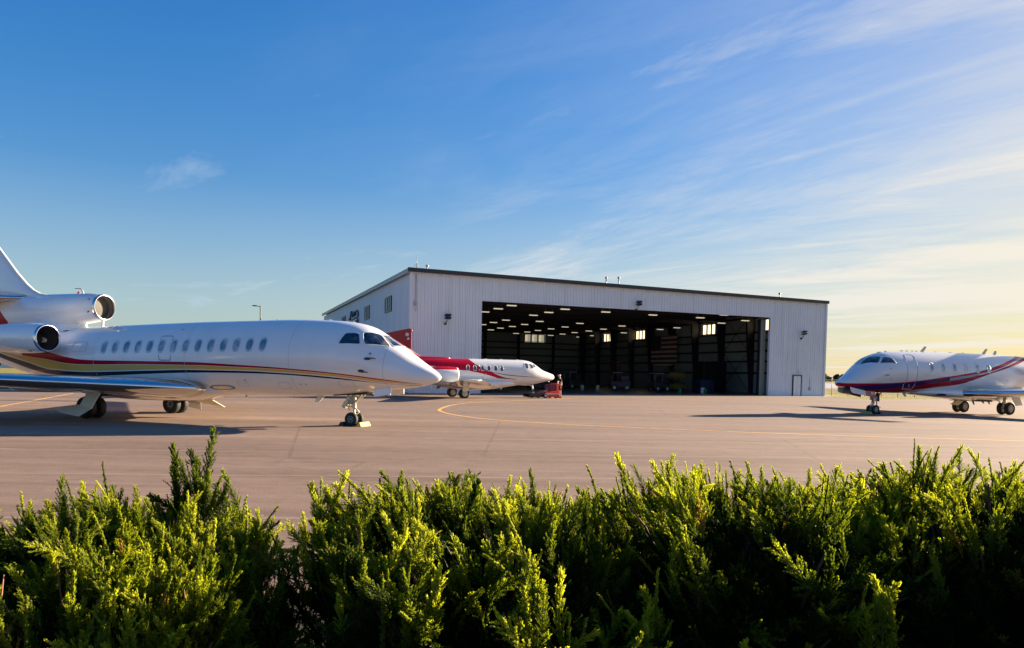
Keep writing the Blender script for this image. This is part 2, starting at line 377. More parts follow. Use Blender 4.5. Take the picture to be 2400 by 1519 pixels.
def jet_three():
    root = thing('business_jet', 'long white three-engined jet with red, gold and navy stripes, nose pointing right', 'jet', (-2.224, 22.565, 0), R(-20))
    S = Surf(FALC); LV = M['livery3']; W = M['white']
    mb = MB(); S.mesh(mb, 110, 72, power=1.35); fus = mb.build('fuselage', LV, root)
    # cabin windows
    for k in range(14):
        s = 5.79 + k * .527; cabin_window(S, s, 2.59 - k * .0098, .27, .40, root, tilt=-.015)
    outline(S, [(10.06, 2.03), (9.53, 2.03), (9.62, 2.86), (10.15, 2.86)], root, 'emergency_exit', sq=9, w=.05, mat_=M['groovel'])
    # flight deck glazing
    for sd in (-1, 1):
        for nm, cs in (('side_window', [(3.02, 2.62), (2.31, 2.61), (2.50, 2.965), (2.90, 2.965)]),):
            v, f = S.patch(cs, sd, sq=9, off=.006, rings=5, n=40); g = MB().add(v, f, 0, True).build(nm, M['glass'], root)
            v, f = S.patch(cs, sd, sq=9, off=.011, rings=1, n=40, r0=.97, r1=1.05, thick=.012); MB().add(v, f, 0, True).build('window_frame', M['rimgrey'], g)
        for nm, cs in (('windscreen', [(2.20, R(33)), (1.52, R(58)), (1.98, R(77)), (2.40, R(54))]), ('windscreen', [(1.46, R(64)), (1.33, R(88.5)), (1.95, R(88.5)), (2.00, R(81))])):
            v, f = S.patch(cs, sd, True, sq=9, off=.006, rings=5, n=40); g = MB().add(v, f, 0, True).build(nm, M['glass'], root)
            v, f = S.patch(cs, sd, True, sq=9, off=.011, rings=1, n=40, r0=.97, r1=1.06, thick=.012); MB().add(v, f, 0, True).build('window_frame', M['white_matt'], g)
    # nose joint, probes, ports
    th = np.linspace(0, 2 * PI, 72, endpoint=False)
    for s in (1.55, 4.75, 8.95, 13.1):
        P0, P1 = S.pt(s + 0 * th, th), S.pt(s + .012 + 0 * th, th); N = S.nrm(s + 0 * th, th)
        MB().add(np.concatenate([P0 + N * .002, P1 + N * .002]), [(k, (k + 1) % 72, 72 + (k + 1) % 72, 72 + k) for k in range(72)]).build('panel_seam', M['groovel'], root)
    def on(s, z, off=0.): q = S.theta(np.array(s), np.array(z)); p = S.pt(np.array(s), q) + S.nrm(np.array(s), q) * off; return Vector((p[0], -p[1], p[2]))
    for s, z, l in ((2.0, 2.17, .30), (2.2, 1.79, .26)):
        p = on(s, z); q = on(s, z, .09)
        mb = MB().tube([p, q, q + Vector((l * .5, 0, 0)), q + Vector((l, 0, -.01))], [.035, .022, .02, .01], 8)
        v, f = S.patch([(s + .13, z - .045), (s - .07, z - .045), (s - .07, z + .045), (s + .13, z + .045)], off=.004, sq=2, rings=1, n=20); mb.add(v, f)
        mb.build('pitot_probe', M['darkmetal'], root)
    for s, z, w, h, mm in ((1.93, 2.33, .08, .07, 'groove'), (6.6, 1.42, .06, .05, 'groove'), (4.3, 1.33, .05, .04, 'groove'), (4.5, 1.33, .05, .04, 'groove'), (9.4, 3.1, .07, .05, 'groove'), (15.05, 3.08, .30, .07, 'black')):
        v, f = S.patch([(s + w, z - h / 2), (s, z - h / 2), (s, z + h / 2), (s + w, z + h / 2)], off=.004, sq=2, rings=1, n=18); MB().add(v, f).build('service_port', M[mm], root)
    for c4 in ([(5.35, 1.18), (4.95, 1.18), (4.95, 1.38), (5.35, 1.38)], [(3.1, 1.28), (2.6, 1.28), (2.6, 1.46), (3.1, 1.46)], [(14.2, 2.3), (13.5, 2.3), (13.5, 2.65), (14.2, 2.65)], [(7.0, 1.22), (6.6, 1.22), (6.6, 1.36), (7.0, 1.36)]): outline(S, c4, root, 'service_hatch', sq=9, w=.035, mat_=M['groovel'], off=.002)
    cs = [(8.22, 1.08), (7.28, 1.10), (7.28, 1.23), (8.22, 1.21)]
    v, f = S.patch(cs, sq=2.2, off=.012, rings=3, n=40); g = MB().add(v, f, 0, True).build('wing_light', M['chrome'], root)
    v, f = S.patch(cs, sq=2.2, off=.02, rings=1, n=40, r0=.9, r1=1.12, thick=.02); MB().add(v, f, 0, True).build('light_rim', M['groove'], g)
    # belly fairing
    F = Surf([(8.0, 1.2, .87, .5, 1.05), (8.7, 1.32, .76, 1.02, 1.10), (9.7, 1.40, .63, 1.33, 1.1), (11.5, 1.42, .58, 1.40, 1.1), (13.5, 1.4, .66, 1.34, 1.1), (15, 1.4, .86, 1.1, 1.15), (16.4, 1.4, 1.14, .5, 1.25)], 2.4)
    mb = MB(); F.mesh(mb, 40, 40); mb.build('belly_fairing', W, root)
    # wings with winglets
    secs = [(8.25, 1.0, 1.08, 6.4, .115), (8.45, 1.35, 1.10, 6.1, .112), (9.9, 3.4, 1.22, 4.7, .105), (12.0, 6.2, 1.38, 3.6, .10), (16.1, 12.0, 1.75, 1.5, .10), (16.6, 12.5, 1.9, 1.25, .09), (17.1, 12.75, 2.3, 1.05, .08), (17.8, 12.95, 3.0, .7, .08)]
    wing_pair(root, secs, W, M["chrome"], .10, 20)
    for y in (3.3, 5.6):
        for sg in (-1, 1):
            s0 = 10.0 + y * .55; F2 = Surf([(s0, .96 + y * .03, .9 + y * .03, .03, .93 + y * .03), (s0 + .7, 1.02 + y * .03, .80 + y * .03, .12, .92 + y * .03), (s0 + 2.2, 1.08 + y * .03, .82 + y * .03, .11, .95 + y * .03), (s0 + 3.0, 1.06 + y * .03, 1.0 + y * .03, .02, 1.03 + y * .03)])
            mb = MB(); F2.mesh(mb, 16, 14); o = mb.build('flap_fairing', W, root)
            for vv in o.data.vertices: vv.co.y += sg * y
    # centre engine duct, fin, tailplane
    D = Surf([(14.05, 4.48, 3.50, .49, 3.99), (14.6, 4.53, 3.42, .53, 3.98), (15.5, 4.53, 3.30, .53, 3.95), (16.5, 4.53, 3.05, .52, 3.88), (17.5, 4.5, 2.9, .5, 3.8), (19, 4.4, 2.75, .46, 3.65), (21, 4.05, 2.75, .40, 3.45), (23.2, 3.7, 2.95, .30, 3.35)], 2.2)
    mb = MB(); D.mesh(mb, 50, 48, cap=False)
    for s, z0, z1, hw in ((14.3, 3.2, 3.6, .05), (15.2, 3.0, 3.7, .3)): pass
    P = Surf([(14.9, 3.5, 3.1, .04, 3.2), (15.5, 3.6, 2.9, .32, 3.1), (16.5, 3.7, 2.6, .62, 3.0), (18.5, 3.7, 2.5, .6, 3.0), (21, 3.5, 2.6, .36, 3.0)], 2.)
    P.mesh(mb, 30, 36); mb.build('centre_duct', LV, root)
    c = nacelle(root, 13.95, 0, 3.99, .50, 1.1, W, worn('intake_cover', (.055, .05, .042), .7, .2, 5.), M['chrome'], taper=1., plug=True, name='centre_intake', bulge=.98)
    mb = MB(); prism(mb, [(14.02, 3.55), (14.12, 3.55), (14.16, 3.22), (14.06, 3.22)], -.02, .02); mb.build('duct_strut', W, root, fixn=True)
    for a in (35, 150, 198):
        q = D.pt(np.array(14.22), np.array(R(a))) ; MB().box((q[0], q[1], q[2]), (.05, .02, .13), rx=R(a) - PI / 2 + .5).build('service_port', M['black'], root)
    MB().lathe([(4.52, .05), (4.58, .045), (4.62, .02), (4.63, .001)], (-15.3, 0, 0), 'z', 12).build('beacon', mat('beacon_lens', (.5, .02, .03), .2), root)
    mb = MB(); mb.tube([(-15.0 - .05, 0, 4.5), (-15.12, 0, 4.66), (-15.2, 0, 4.72), (-15.5, 0, 4.73)], [.035, .025, .02, .015], 8).build('antenna', M['grey'], root)
    fs = [(-16.1, 0, 4.42, 6.0, .05), (-16.9, 0, 4.52, 5.2, .06), (-17.3, 0, 4.58, 4.9, .075), (-17.65, 0, 4.72, 4.6, .085), (-18.0, 0, 4.95, 4.3, .09), (-18.55, 0, 5.41, 3.9, .09), (-19.6, 0, 6.46, 3.2, .09), (-21.2, 0, 7.93, 2.2, .09)]
    fin = aero(MB(), fs, 'y', n=18).build('fin', W, root, fixn=True)
    aero(MB(), fs[1:], 'y', t1=.035, grow=.006, n=8).build('leading_edge', M['white_matt'], fin, fixn=True)
    wing_pair(root, [(17.8, .12, 4.42, 2.9, .12), (18.0, .3, 4.40, 2.7, .1), (20.9, 4.4, 4.18, 1.15, .1)], W, M['chrome'], .07, name='tailplane')
    # side engines on pylons
    for sg in (-1, 1):
        nacelle(root, 14.4, sg * 1.93, 2.74, .50, 3.7, W, M['darkmetal'], M['chrome'])
        aero(MB(), [(-14.9, sg * .95, 2.55, 2.6, .14), (-15.0, sg * 1.55, 2.68, 2.5, .14)], 'z').build('pylon', W, root, fixn=True)
        MB().box((-14.9, sg * 1.93 - .30, 2.27), (.05, .10, .03), mat=0).build('drain_port', M['black'], root)
    # nose gear: leg, braces, light box
    g = MB(); x = -3.1
    g.tube([(x, 0, 1.25), (x, 0, .62)], .062).tube([(x, 0, .64), (x, 0, .22)], .04).tube([(x, -.22, .22), (x, .22, .22)], .035)
    g.tube([(x + .02, 0, .60), (x + .18, 0, .46), (x + .02, 0, .32)], .025).lathe([(.58, .075), (.66, .075)], (x, 0, 0), 'z', 14).lathe([(.34, .06), (.41, .06)], (x, 0, 0), 'z', 14)
    g.tube([(x + .03, .1, .72), (x + .5, .1, 1.2)], .03).tube([(x + .03, -.1, .72), (x + .5, -.1, 1.2)], .03)
    for yy in (-.13, .13): g.tube([(x - .02, yy, 1.2), (x - .28, yy, .66), (x - .30, yy, .58)], [.05, .045, .03]); g.tube([(x - .28, yy, .66), (x - .03, yy * .4, .62)], .022); g.tube([(x - .16, yy, .92), (x - .02, yy * .4, .78)], .02)
    g.tube([(x - .28, -.13, .66), (x - .28, .13, .66)], .03).tube([(x - .18, -.13, .88), (x - .18, .13, .88)], .02)
    g.box((x - .30, 0, .68), (.10, .3, .20), ry=.5).box((x - .1, 0, .80), (.14, .2, .2), mat=1).tube([(x - .1, -.12, .7), (x - .2, -.1, .62), (x - .13, -.05, .5)], .012, mat=2).tube([(x - .05, .1, 1.1), (x - .16, .12, .8), (x - .05, .04, .55)], .012, mat=2)
    ng = g.build('nose_gear', [M['cream'], M['grey'], M['darkmetal']], root)
    for sg in (-1, 1): wheel_mb(MB(), (x, sg * .17, .225), .225, .15, .5).build('wheel', [M['rubber'], mat('nosewheel_hub', (.20, .28, .33), .35, .5), M['darkmetal']], ng)
    for sg in (-1, 1):
        d = MB(); prism(d, [(1.5, 1.30), (2.12, 1.25), (2.10, .99), (1.52, 1.07)], sg * .40 - .015, sg * .40 + .015, y2=sg * .15); d.build('gear_door', M['white'], root, fixn=True)
    d = MB(); prism(d, [(2.45, 1.12), (3.7, 1.02), (3.7, .97), (2.45, 1.05)], -.30, .30); d.build('gear_bay', M['black'], root, fixn=True)
    blade(root, 4.3, 0, 1.0, -.26, .30, .22, M['white_matt'])
    blade(root, 3.4, .05, 1.05, -.06, .10, .02, M['white_matt']); blade(root, 5.4, 0, .92, -.05, .1, .03, M['white_matt']); blade(root, 7.4, 0, .90, -.08, .12, .02, M['white_matt'])
    for s in (4.1, 3.2, 6.1): blade(root, s, 0, 3.44 if s > 4 else 3.36, .035, .22, .02, M['white_matt'])
    # main gear
    for sg in (-1, 1):
        x, y = -12.3, sg * (1.98 if sg < 0 else 1.75); g = MB()
        g.tube([(x + .12, y, 1.2), (x, y, .40)], .085, 12).tube([(x, y - sg * .0, .45), (x, y, .36)], .11, 12).tube([(x, y - .24, .37), (x, y + .24, .37)], .06)
        g.tube([(x + .02, y, .62), (x + .35, y - sg * .1, .80), (x + 1.05, y - sg * .7, 1.0)], [.05, .06, .045], 10).tube([(x - .08, y, .95), (x - .22, y, .7), (x - .06, y, .45)], .028)
        g.box((x + .7, y - sg * .4, .98), (.6, .5, .14), mat=0).tube([(x + .1, y - .05, 1.1), (x + .14, y - .08, .7), (x + .06, y - .1, .4)], .016)
        m = g.build('main_gear', [M['darkmetal'] if sg < 0 else M['cream']], root)
        for q in (-1, 1): wheel_mb(MB(), (x, y + q * .20, .37), .37, .26, .50).build('wheel', [M['rubber'], M['hubdark'], M['steel']], m)
        d = MB(); yo = sg * 2.42
        prism(d, [(11.15, 1.18), (11.80, 1.12), (12.30, .42), (11.76, .34)], yo - .015, yo + .015, y2=sg * .02)
        d.build('gear_door', M['white_matt'], root, fixn=True)
        d = MB(); k = [(-11.70, sg * 2.43, .38), (-12.36, sg * 2.44, .45), (-13.10, sg * 2.70, .33), (-12.7, sg * 2.78, .20), (-11.96, sg * 2.74, .10)]
        d.add(k + [(a, b, c + .025) for a, b, c in k], [(0, 1, 2, 3, 4), (9, 8, 7, 6, 5)] + [(i, 5 + i, 5 + (i + 1) % 5, (i + 1) % 5) for i in range(5)]).build('gear_door', M['white_matt'], root, fixn=True)
    d = MB(); k = [(-10.4, .55, .66), (-9.55, .62, .66), (-9.2, .95, .36), (-10.25, .9, .5)]
    d.add(k + [(a, b + .03, c + .02) for a, b, c in k], [(0, 1, 2, 3), (7, 6, 5, 4)] + [(i, 4 + i, 4 + (i + 1) % 4, (i + 1) % 4) for i in range(4)]).build('gear_door', M['cream'], root, fixn=True)
    return root
jet_three()

# ================================================================== red and white jet by the hangar
HAWK = [(0,1.60,1.52,.03,1.56),(.08,1.74,1.43,.14,1.57),(.4,1.88,1.31,.32,1.6),(1.03,2.10,1.18,.54,1.66),(1.56,2.44,1.07,.70,1.76),(2.09,2.72,1.0,.82,1.85),(2.78,2.82,.96,.90,1.90),(5.1,2.82,.94,.94,1.90),(7.4,2.81,.95,.94,1.90),(9,2.80,1.05,.86,1.95),(10.4,2.76,1.25,.70,2.05),(12,2.72,1.62,.46,2.2),(13.6,2.66,2.0,.22,2.35),(14.6,2.6,2.3,.05,2.45)]
rt = [(4.13,1.45),(4.96,1.70),(5.46,1.92),(6.11,2.18),(6.76,2.59),(6.95,2.85),(7.4,3.6),(14,3.8)]; rb = [(4.13,1.41),(4.96,1.49),(5.45,1.61),(6.07,1.75),(6.65,1.86),(7.16,1.94),(7.95,1.99),(9.88,2.25),(12,2.5),(14,2.6)]
bl = [(1.07,1.545),(2.79,1.575),(4.47,1.70),(5.59,1.92),(6.11,2.02),(6.69,2.13)]
HL = [(rb, rt, (.40, .008, .03), (4.15, 15)), (bl, [(1.07, 1.55), (2.79, 1.62), (4.47, 1.755), (5.59, 1.95), (6.11, 2.05), (6.69, 2.15)], (.10, .10, .22), (1.0, 6.7)), ([(3.4, 1.36), (4.13, 1.40), (4.96, 1.455), (6.3, 1.76)], [(3.4, 1.38), (4.13, 1.47), (4.96, 1.53), (6.3, 1.82)], (.08, .07, .16), (3.4, 5.0))]
def jet_red():
    root = thing('business_jet', 'white jet with red rear fuselage, its nosewheel held by the red tug', 'jet', (3.15, 54.93, 0), R(22))
    S = Surf(HAWK); LV = livery('white_red_livery', (.74, .74, .73), HL); W = M['white']; RD = M['red']
    NL = livery('red_topped_livery', (.80, .80, .79), [([(0, 1.99), (20, 1.99)], [(0, 3), (20, 3)], (.42, .008, .02), (8.2, 14))])
    mb = MB(); S.mesh(mb, 90, 56, power=1.3); mb.build('fuselage', LV, root)
    for s in (7.17, 6.65, 6.08, 5.59, 5.07, 4.60): cabin_window(S, s, 2.15, .24, .40, root, rim=M['white_matt'], pane=M['pane_dark'], rw=.06)
    outline(S, [(6.33, 1.56), (5.82, 1.56), (5.81, 2.42), (6.31, 2.42)], root, 'emergency_exit', sq=9, w=.07, mat_=M['white_matt'])
    for sd in (-1, 1):
        for cs in ([(2.76, 2.18), (2.44, 2.19), (2.46, 2.57), (2.74, 2.57)], [(2.29, 2.21), (1.98, 2.22), (2.11, 2.50), (2.38, 2.56)], [(1.95, 2.24), (1.72, 2.34), (1.92, 2.52), (2.07, 2.50)]):
            v, f = S.patch(cs, sd, sq=6, off=.008, rings=3, n=24); g = MB().add(v, f, 0, True).build('windscreen', M['pane_dark'], root)
            v, f = S.patch(cs, sd, sq=6, off=.012, rings=1, n=24, r0=.97, r1=1.06, thick=.012); MB().add(v, f, 0, True).build('window_frame', M['white_matt'], g)
    F = Surf([(3.0, 1.25, .95, .25, 1.1), (4.0, 1.35, .80, .75, 1.1), (5.1, 1.4, .64, .95, 1.05), (6.7, 1.4, .54, 1.0, 1.0), (8.3, 1.4, .66, .92, 1.05), (9.6, 1.5, .9, .6, 1.15), (10.6, 1.6, 1.2, .2, 1.3)], 2.3)
    mb = MB(); F.mesh(mb, 36, 36); mb.build('belly_fairing', W, root)
    wing_pair(root, [(5.0, .7, .92, 3.9, .14), (5.2, 1.0, .95, 3.7, .14), (8.0, 6.6, 1.30, 1.75, .12), (8.4, 7.1, 1.33, 1.35, .10), (8.9, 7.3, 1.34, .8, .08)], W, M['chrome'], .06)
    for sg in (-1, 1):
        nacelle(root, 8.15, sg * 1.52, 1.66, .50, 3.0, NL, M['darkmetal'], M['white_matt'], taper=.8)
        aero(MB(), [(-8.5, sg * .75, 1.85, 2.2, .13), (-8.6, sg * 1.2, 1.8, 2.1, .13)], 'z').build('pylon', W, root, fixn=True)
    D = Surf([(8.22, 2.84, 2.74, .05, 2.77), (8.3, 2.88, 2.70, .10, 2.76), (9, 2.89, 2.6, .16, 2.75), (10.4, 2.90, 2.5, .2, 2.7), (12, 2.9, 2.4, .2, 2.7)], 3)
    mb = MB(); D.mesh(mb, 20, 20); mb.build('dorsal_fairing', RD, root)
    MB().lathe([(0, .03), (.03, .05), (.1, .05), (.12, .02)], (-8.35, 0, 2.81), 'x', 12).build('intake_lip', M['white_matt'], root)
    aero(MB(), [(-10.0, 0, 2.72, 4.2, .06), (-10.4, 0, 2.90, 3.9, .07), (-11.8, 0, 3.72, 2.9, .09), (-13.2, 0, 4.55, 2.0, .1), (-13.35, 0, 4.66, 1.8, .08)], 'y').build('fin', RD, root, fixn=True)
    aero(MB(), [(-10.4, 0, 2.90, 3.9, .07), (-11.8, 0, 3.72, 2.9, .09), (-13.2, 0, 4.55, 2.0, .1)], 'y', t1=.05, grow=.008, n=8).build('fin_leading_edge', worn('pale_red_edge', (.62, .12, .12), .4, .1, 5.), root, fixn=True)
    wing_pair(root, [(12.9, .08, 3.85, 1.7, .1), (14.0, 2.9, 3.98, .9, .1)], RD, M['chrome'], .06, name='tailplane')
    g = MB(); x = -1.75
    g.tube([(x - .05, 0, 1.1), (x, 0, .62), (x + .03, 0, .30)], [.06, .055, .04]).tube([(x - .02, 0, .85), (x - .55, 0, 1.12)], .03).tube([(x, 0, .62), (x - .22, 0, .40), (x - .02, 0, .28)], .03).tube([(x, -.16, .27), (x, .16, .27)], .03)
    n = g.build('nose_gear', [M['white_matt']], root)
    for sg in (-1, 1): wheel_mb(MB(), (x, sg * .11, .36), .23, .12, .62).build('wheel', [M['rubber'], M['hub'], M['steel']], n)
    blade(root, 2.3, 0, .98, -.05, .9, .0, M['white_matt'], 'gear_door'); blade(root, 4.2, 0, .82, -.22, .12, .12, M['white_matt']); blade(root, 9.0, 0, .78, -.15, .3, .1, M['black'], 'exhaust_vent')
    for s in (3.0, 4.3, 5.5, 6.4): blade(root, s, 0, 2.81, .045, .26, .02, M['white_matt'])
    for sg in (-1, 1):
        x, y = -7.6, sg * 1.4; g = MB()
        g.tube([(x + .1, y, 1.0), (x, y, .34)], .07).tube([(x, y - .2, .34), (x, y + .2, .34)], .05).tube([(x, y, .5), (x + .45, y - sg * .5, .8)], .03)
        m = g.build('main_gear', [M['white_matt']], root)
        for q in (-1, 1): wheel_mb(MB(), (x, y + q * .17, .335), .335, .22, .60).build('wheel', [M['rubber'], M['hub'], M['steel']], m)
        d = MB(); prism(d, [(7.15, 1.05), (7.75, 1.0), (7.85, .50), (7.45, .50)], y + sg * .33 - .012, y + sg * .33 + .012, y2=sg * .1); d.build('gear_door', M['white_matt'], root, fixn=True)
    return root
jet_red()

# ================================================================== twin jet on the right
CHAL = [(0,1.66,1.56,.04,1.61),(.08,1.75,1.48,.17,1.61),(.35,1.88,1.38,.36,1.63),(.9,2.2,1.27,.62,1.72),(1.3,2.50,1.22,.78,1.82),(1.7,2.80,1.19,.90,1.95),(2.1,3.06,1.17,.99,2.08),(2.94,3.31,1.15,1.10,2.22),(4.2,3.41,1.13,1.15,2.27),(5.8,3.45,1.13,1.17,2.29),(9.2,3.46,1.13,1.17,2.29),(12.2,3.45,1.18,1.15,2.3),(14,3.4,1.4,1.02,2.4),(16,3.32,1.75,.75,2.55),(18,3.2,2.2,.42,2.7),(20.2,3.05,2.7,.1,2.88)]
c0 = [(0,1.655),(.33,1.63),(1.75,1.65),(2.97,1.69),(4.52,1.81),(6.12,2.0),(7.91,2.22),(9.13,2.4),(10.06,2.58),(11.57,2.94),(13.01,3.29),(14,3.5)]
c1 = [(0,1.5),(.33,1.46),(.87,1.48),(1.76,1.57),(2.97,1.64),(4.53,1.75),(6.13,1.93),(7.91,2.12),(9.13,2.29),(10.07,2.42),(11.58,2.79),(13.02,3.19),(14,3.4)]
c2 = [(0,1.2),(.5,1.34),(1.23,1.32),(1.77,1.31),(2.98,1.39),(4.54,1.54),(6.14,1.75),(7.92,1.96),(9.14,2.19),(10.07,2.37),(11.58,2.74),(13.02,3.12),(14,3.34)]
c3 = [(0,1.0),(1.54,1.0),(3.38,1.06),(4.55,1.28),(6.15,1.47),(7.94,1.68),(9.15,2.0),(10.08,2.27),(11.59,2.62),(13.03,2.97),(14,3.2)]
CL = [(c1, c0, (.36, .008, .03), (0, 14.5)), (c2, c1, (.025, .018, .13), (.35, 7.0)), (c2, c1, (.30, .30, .40), (7.0, 14.5)), (c3, c2, (.30, .006, .02), (.9, 14.5)), (up(c2, -.01), up(c2, .02), (.75, .74, .78), (9.2, 14.5))]
def jet_right():
    root = thing('business_jet', 'white jet facing left with red and purple swoosh, parked beside the field at right', 'jet', (17.01, 38.11, 0), PI + R(22))
    S = Surf(CHAL); LV = livery('white_red_purple_livery', (.68, .68, .69), CL); W = M['white']
    mb = MB(); S.mesh(mb, 100, 64, power=1.3); mb.build('fuselage', LV, root)
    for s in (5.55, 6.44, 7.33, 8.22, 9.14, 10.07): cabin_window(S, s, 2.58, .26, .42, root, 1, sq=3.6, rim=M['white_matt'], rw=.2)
    # cabin door: curved seams front and rear, bright sill bars at the foot
    mb = MB()
    for pts in ([(3.98, 3.2), (3.80, 2.67), (3.77, 2.2), (3.80, 1.85), (3.72, 1.62)], [(4.62, 3.2), (4.52, 2.65), (4.49, 2.2), (4.51, 1.85), (4.52, 1.66)], [(3.98, 3.2), (4.3, 3.22), (4.62, 3.2)]):
        q = np.array(pts); t = np.linspace(0, 1, 24); k = np.linspace(0, 1, len(q)); s = pchip(k, q[:, 0], t); z = pchip(k, q[:, 1], t); th = S.theta(s, z)
        P = S.pt(s, th) + S.nrm(s, th) * .002; mb.tube([Vector(p) for p in P], .010, 6)
    mb.build('cabin_door', M['groove'], root)
    mb = MB()
    for pts in ([(3.72, 1.62), (3.90, 1.37)], [(4.52, 1.66), (4.60, 1.37)], [(3.90, 1.37), (4.25, 1.365), (4.60, 1.37)], [(4.12, 1.62), (4.25, 1.46)]):
        q = np.array(pts); s = np.interp(np.linspace(0, 1, 8), np.linspace(0, 1, len(q)), q[:, 0]); z = np.interp(np.linspace(0, 1, 8), np.linspace(0, 1, len(q)), q[:, 1]); th = S.theta(s, z)
        P = S.pt(s, th) + S.nrm(s, th) * .006; mb.tube([Vector(p) for p in P], .016, 6)
    mb.build('door_sill', M['white_matt'], root)
    for sd in (-1, 1):
        for nm, cs in (('windscreen', [(2.06, R(40)), (1.42, R(84)), (1.98, R(88)), (2.50, R(60))]), ('side_window', [(3.10, R(26)), (2.14, R(38)), (2.58, R(57)), (2.98, R(47))])):
            v, f = S.patch(cs, sd, True, sq=7, off=.006, rings=5, n=40); g = MB().add(v, f, 0, True).build(nm, M['glass'], root)
            v, f = S.patch(cs, sd, True, sq=7, off=.010, rings=1, n=40, r0=.96, r1=1.06, thick=.012); MB().add(v, f, 0, True).build('window_frame', M['rimgrey'], g)
    def on(s, z, off=0.): q = S.theta(np.array(s), np.array(z)); p = S.pt(np.array(s), q) + S.nrm(np.array(s), q) * off; return Vector(p)
    p = on(2.45, 2.10); q = on(2.45, 2.10, .08); MB().tube([p, q, q + Vector((.32, 0, 0))], [.03, .02, .01], 8).build('pitot_probe', M['darkmetal'], root)
    for s, z, w, h, mm in ((2.6, 2.43, .10, .06, 'groove'), (2.7, 1.88, .06, .06, 'groove'), (.75, 1.80, .06, .05, 'groove'), (5.0, 1.87, .06, .05, 'groove'), (11.6, 1.92, .22, .03, 'groove')):
        v, f = S.patch([(s + w, z - h / 2), (s, z - h / 2), (s, z + h / 2), (s + w, z + h / 2)], 1, off=.005, sq=2, rings=1, n=16); MB().add(v, f).build('service_port', M[mm], root)
    F = Surf([(5.2, 1.35, 1.1, .3, 1.2), (6.2, 1.45, .98, .85, 1.2), (7.7, 1.5, .86, 1.18, 1.15), (9.4, 1.5, .74, 1.25, 1.1), (11.2, 1.5, .68, 1.25, 1.1), (13, 1.6, .9, 1.0, 1.2), (14.4, 1.7, 1.25, .4, 1.4)], 2.3)
    mb = MB(); F.mesh(mb, 40, 40); mb.build('belly_fairing', W, root)
    v, f = F.patch([(6.95, 1.02), (6.35, 1.05), (6.35, 1.16), (6.95, 1.13)], 1, off=.006, sq=2, rings=2, n=24); MB().add(v, f).build('air_scoop', M['black'], root)
    wing_pair(root, [(7.75, .9, 1.15, 4.8, .12), (8.0, 1.25, 1.18, 4.5, .115), (9.6, 4.2, 1.33, 3.0, .11), (12.0, 8.6, 1.6, 1.6, .1), (12.5, 9.2, 1.8, 1.3, .09), (13.1, 9.6, 2.8, .6, .08)], W, M['chrome'], .10)
    for sg in (-1, 1):
        nacelle(root, 14.2, sg * 1.75, 2.75, .62, 3.6, W, M['darkmetal'], M['chrome'])
        aero(MB(), [(-14.6, sg * .8, 2.6, 2.6, .13), (-14.7, sg * 1.3, 2.7, 2.5, .13)], 'z').build('pylon', W, root, fixn=True)
    aero(MB(), [(-15.6, 0, 3.2, 4.4, .08), (-17.0, 0, 4.4, 3.4, .1), (-18.6, 0, 6.0, 2.6, .1)], 'y').build('fin', W, root, fixn=True)
    wing_pair(root, [(18.4, .05, 6.02, 2.3, .1), (20.2, 3.6, 5.9, 1.0, .09)], W, M['chrome'], .06, name='tailplane')
    for s, h, sw in ((6.15, .30, .28), (11.15, .32, .26), (12.12, .22, .06)): blade(root, s, 0, 3.44, h, .26, sw, M['grey'])
    for s in (2.95, 3.4, 4.6, 5.0, 5.4, 5.7, 7.2, 8.4, 9.4): blade(root, s, 0, 3.30 if s < 3 else 3.36 if s < 4 else 3.43, .055, .2 + .2 * (s in (8.4, 2.95)), .03, M['white_matt'], 'antenna_base')
    for s, h in ((4.9, -.20),): blade(root, s, 0, 1.14, h, .22, .14, M['white_matt'])
    for s, z, h in ((9.6, .74, -.2), (10.4, .72, -.12), (10.9, .72, -.16)): blade(root, s, .6, z, h, .14, .12, M['greygreen'], 'drain_mast')
    # forward gear doors: pale front, red rear with placard
    for sg in (-1, 1):
        d = MB(); y = sg * .40
        prism(d, [(.55, 1.44), (1.55, 1.25), (1.55, 1.0), (.70, 1.12), (.58, 1.2)], y - .02, y + .02, 0, sg * .2); prism(d, [(1.552, 1.25), (2.25, 1.22), (2.25, .88), (1.552, 1.0)], y - .02, y + .02, 1, sg * .2)
        if sg > 0: d.box((-2.03, y + .075, 1.12), (.20, .012, .09), mat=0)
        d.build('gear_door', [M['white_matt'], M['red'], M['darkmetal']], root, fixn=True)
    MB().box((-.85, .1, 1.25), (.5, .5, .16), ry=.2).build('landing_light', M['darkmetal'], root)
    MB().tube([(-2.27, .5, 1.0), (-2.30, .52, .8), (-2.34, .52, .52)], [.02, .025, .03], 6).build('pin_streamer', M['red'], root)
    g = MB(); x = -2.65
    g.tube([(x, 0, 1.25), (x, 0, .55)], .085, 12).tube([(x, 0, .56), (x, 0, .25)], .05).tube([(x, -.2, .24), (x, .2, .24)], .035).tube([(x + .05, 0, .6), (x + .2, 0, .45), (x + .05, 0, .3)], .028)
    g.tube([(x - .05, .1, .75), (x - .5, .1, 1.2)], .03).tube([(x - .05, -.1, .75), (x - .5, -.1, 1.2)], .03).box((x - .02, 0, .85), (.2, .3, .2)).box((x - .2, .1, .9), (.06, .22, .45), mat=1).tube([(x - .1, .1, .5), (x - .45, .1, .34)], .015, mat=1)
    for k in range(5): g.tube([(x + .06, .1 - .04 * k, 1.1), (x + .13, .12 - .05 * k, .85), (x + .07, .06, .62)], .012, mat=k % 2)
    n = g.build('nose_gear', [M['white_matt'], M['darkmetal']], root)
    for sg in (-1, 1): wheel_mb(MB(), (x, sg * .17, .24), .24, .16, .52).build('wheel', [M['rubber'], M['hub'], M['darkmetal']], n)
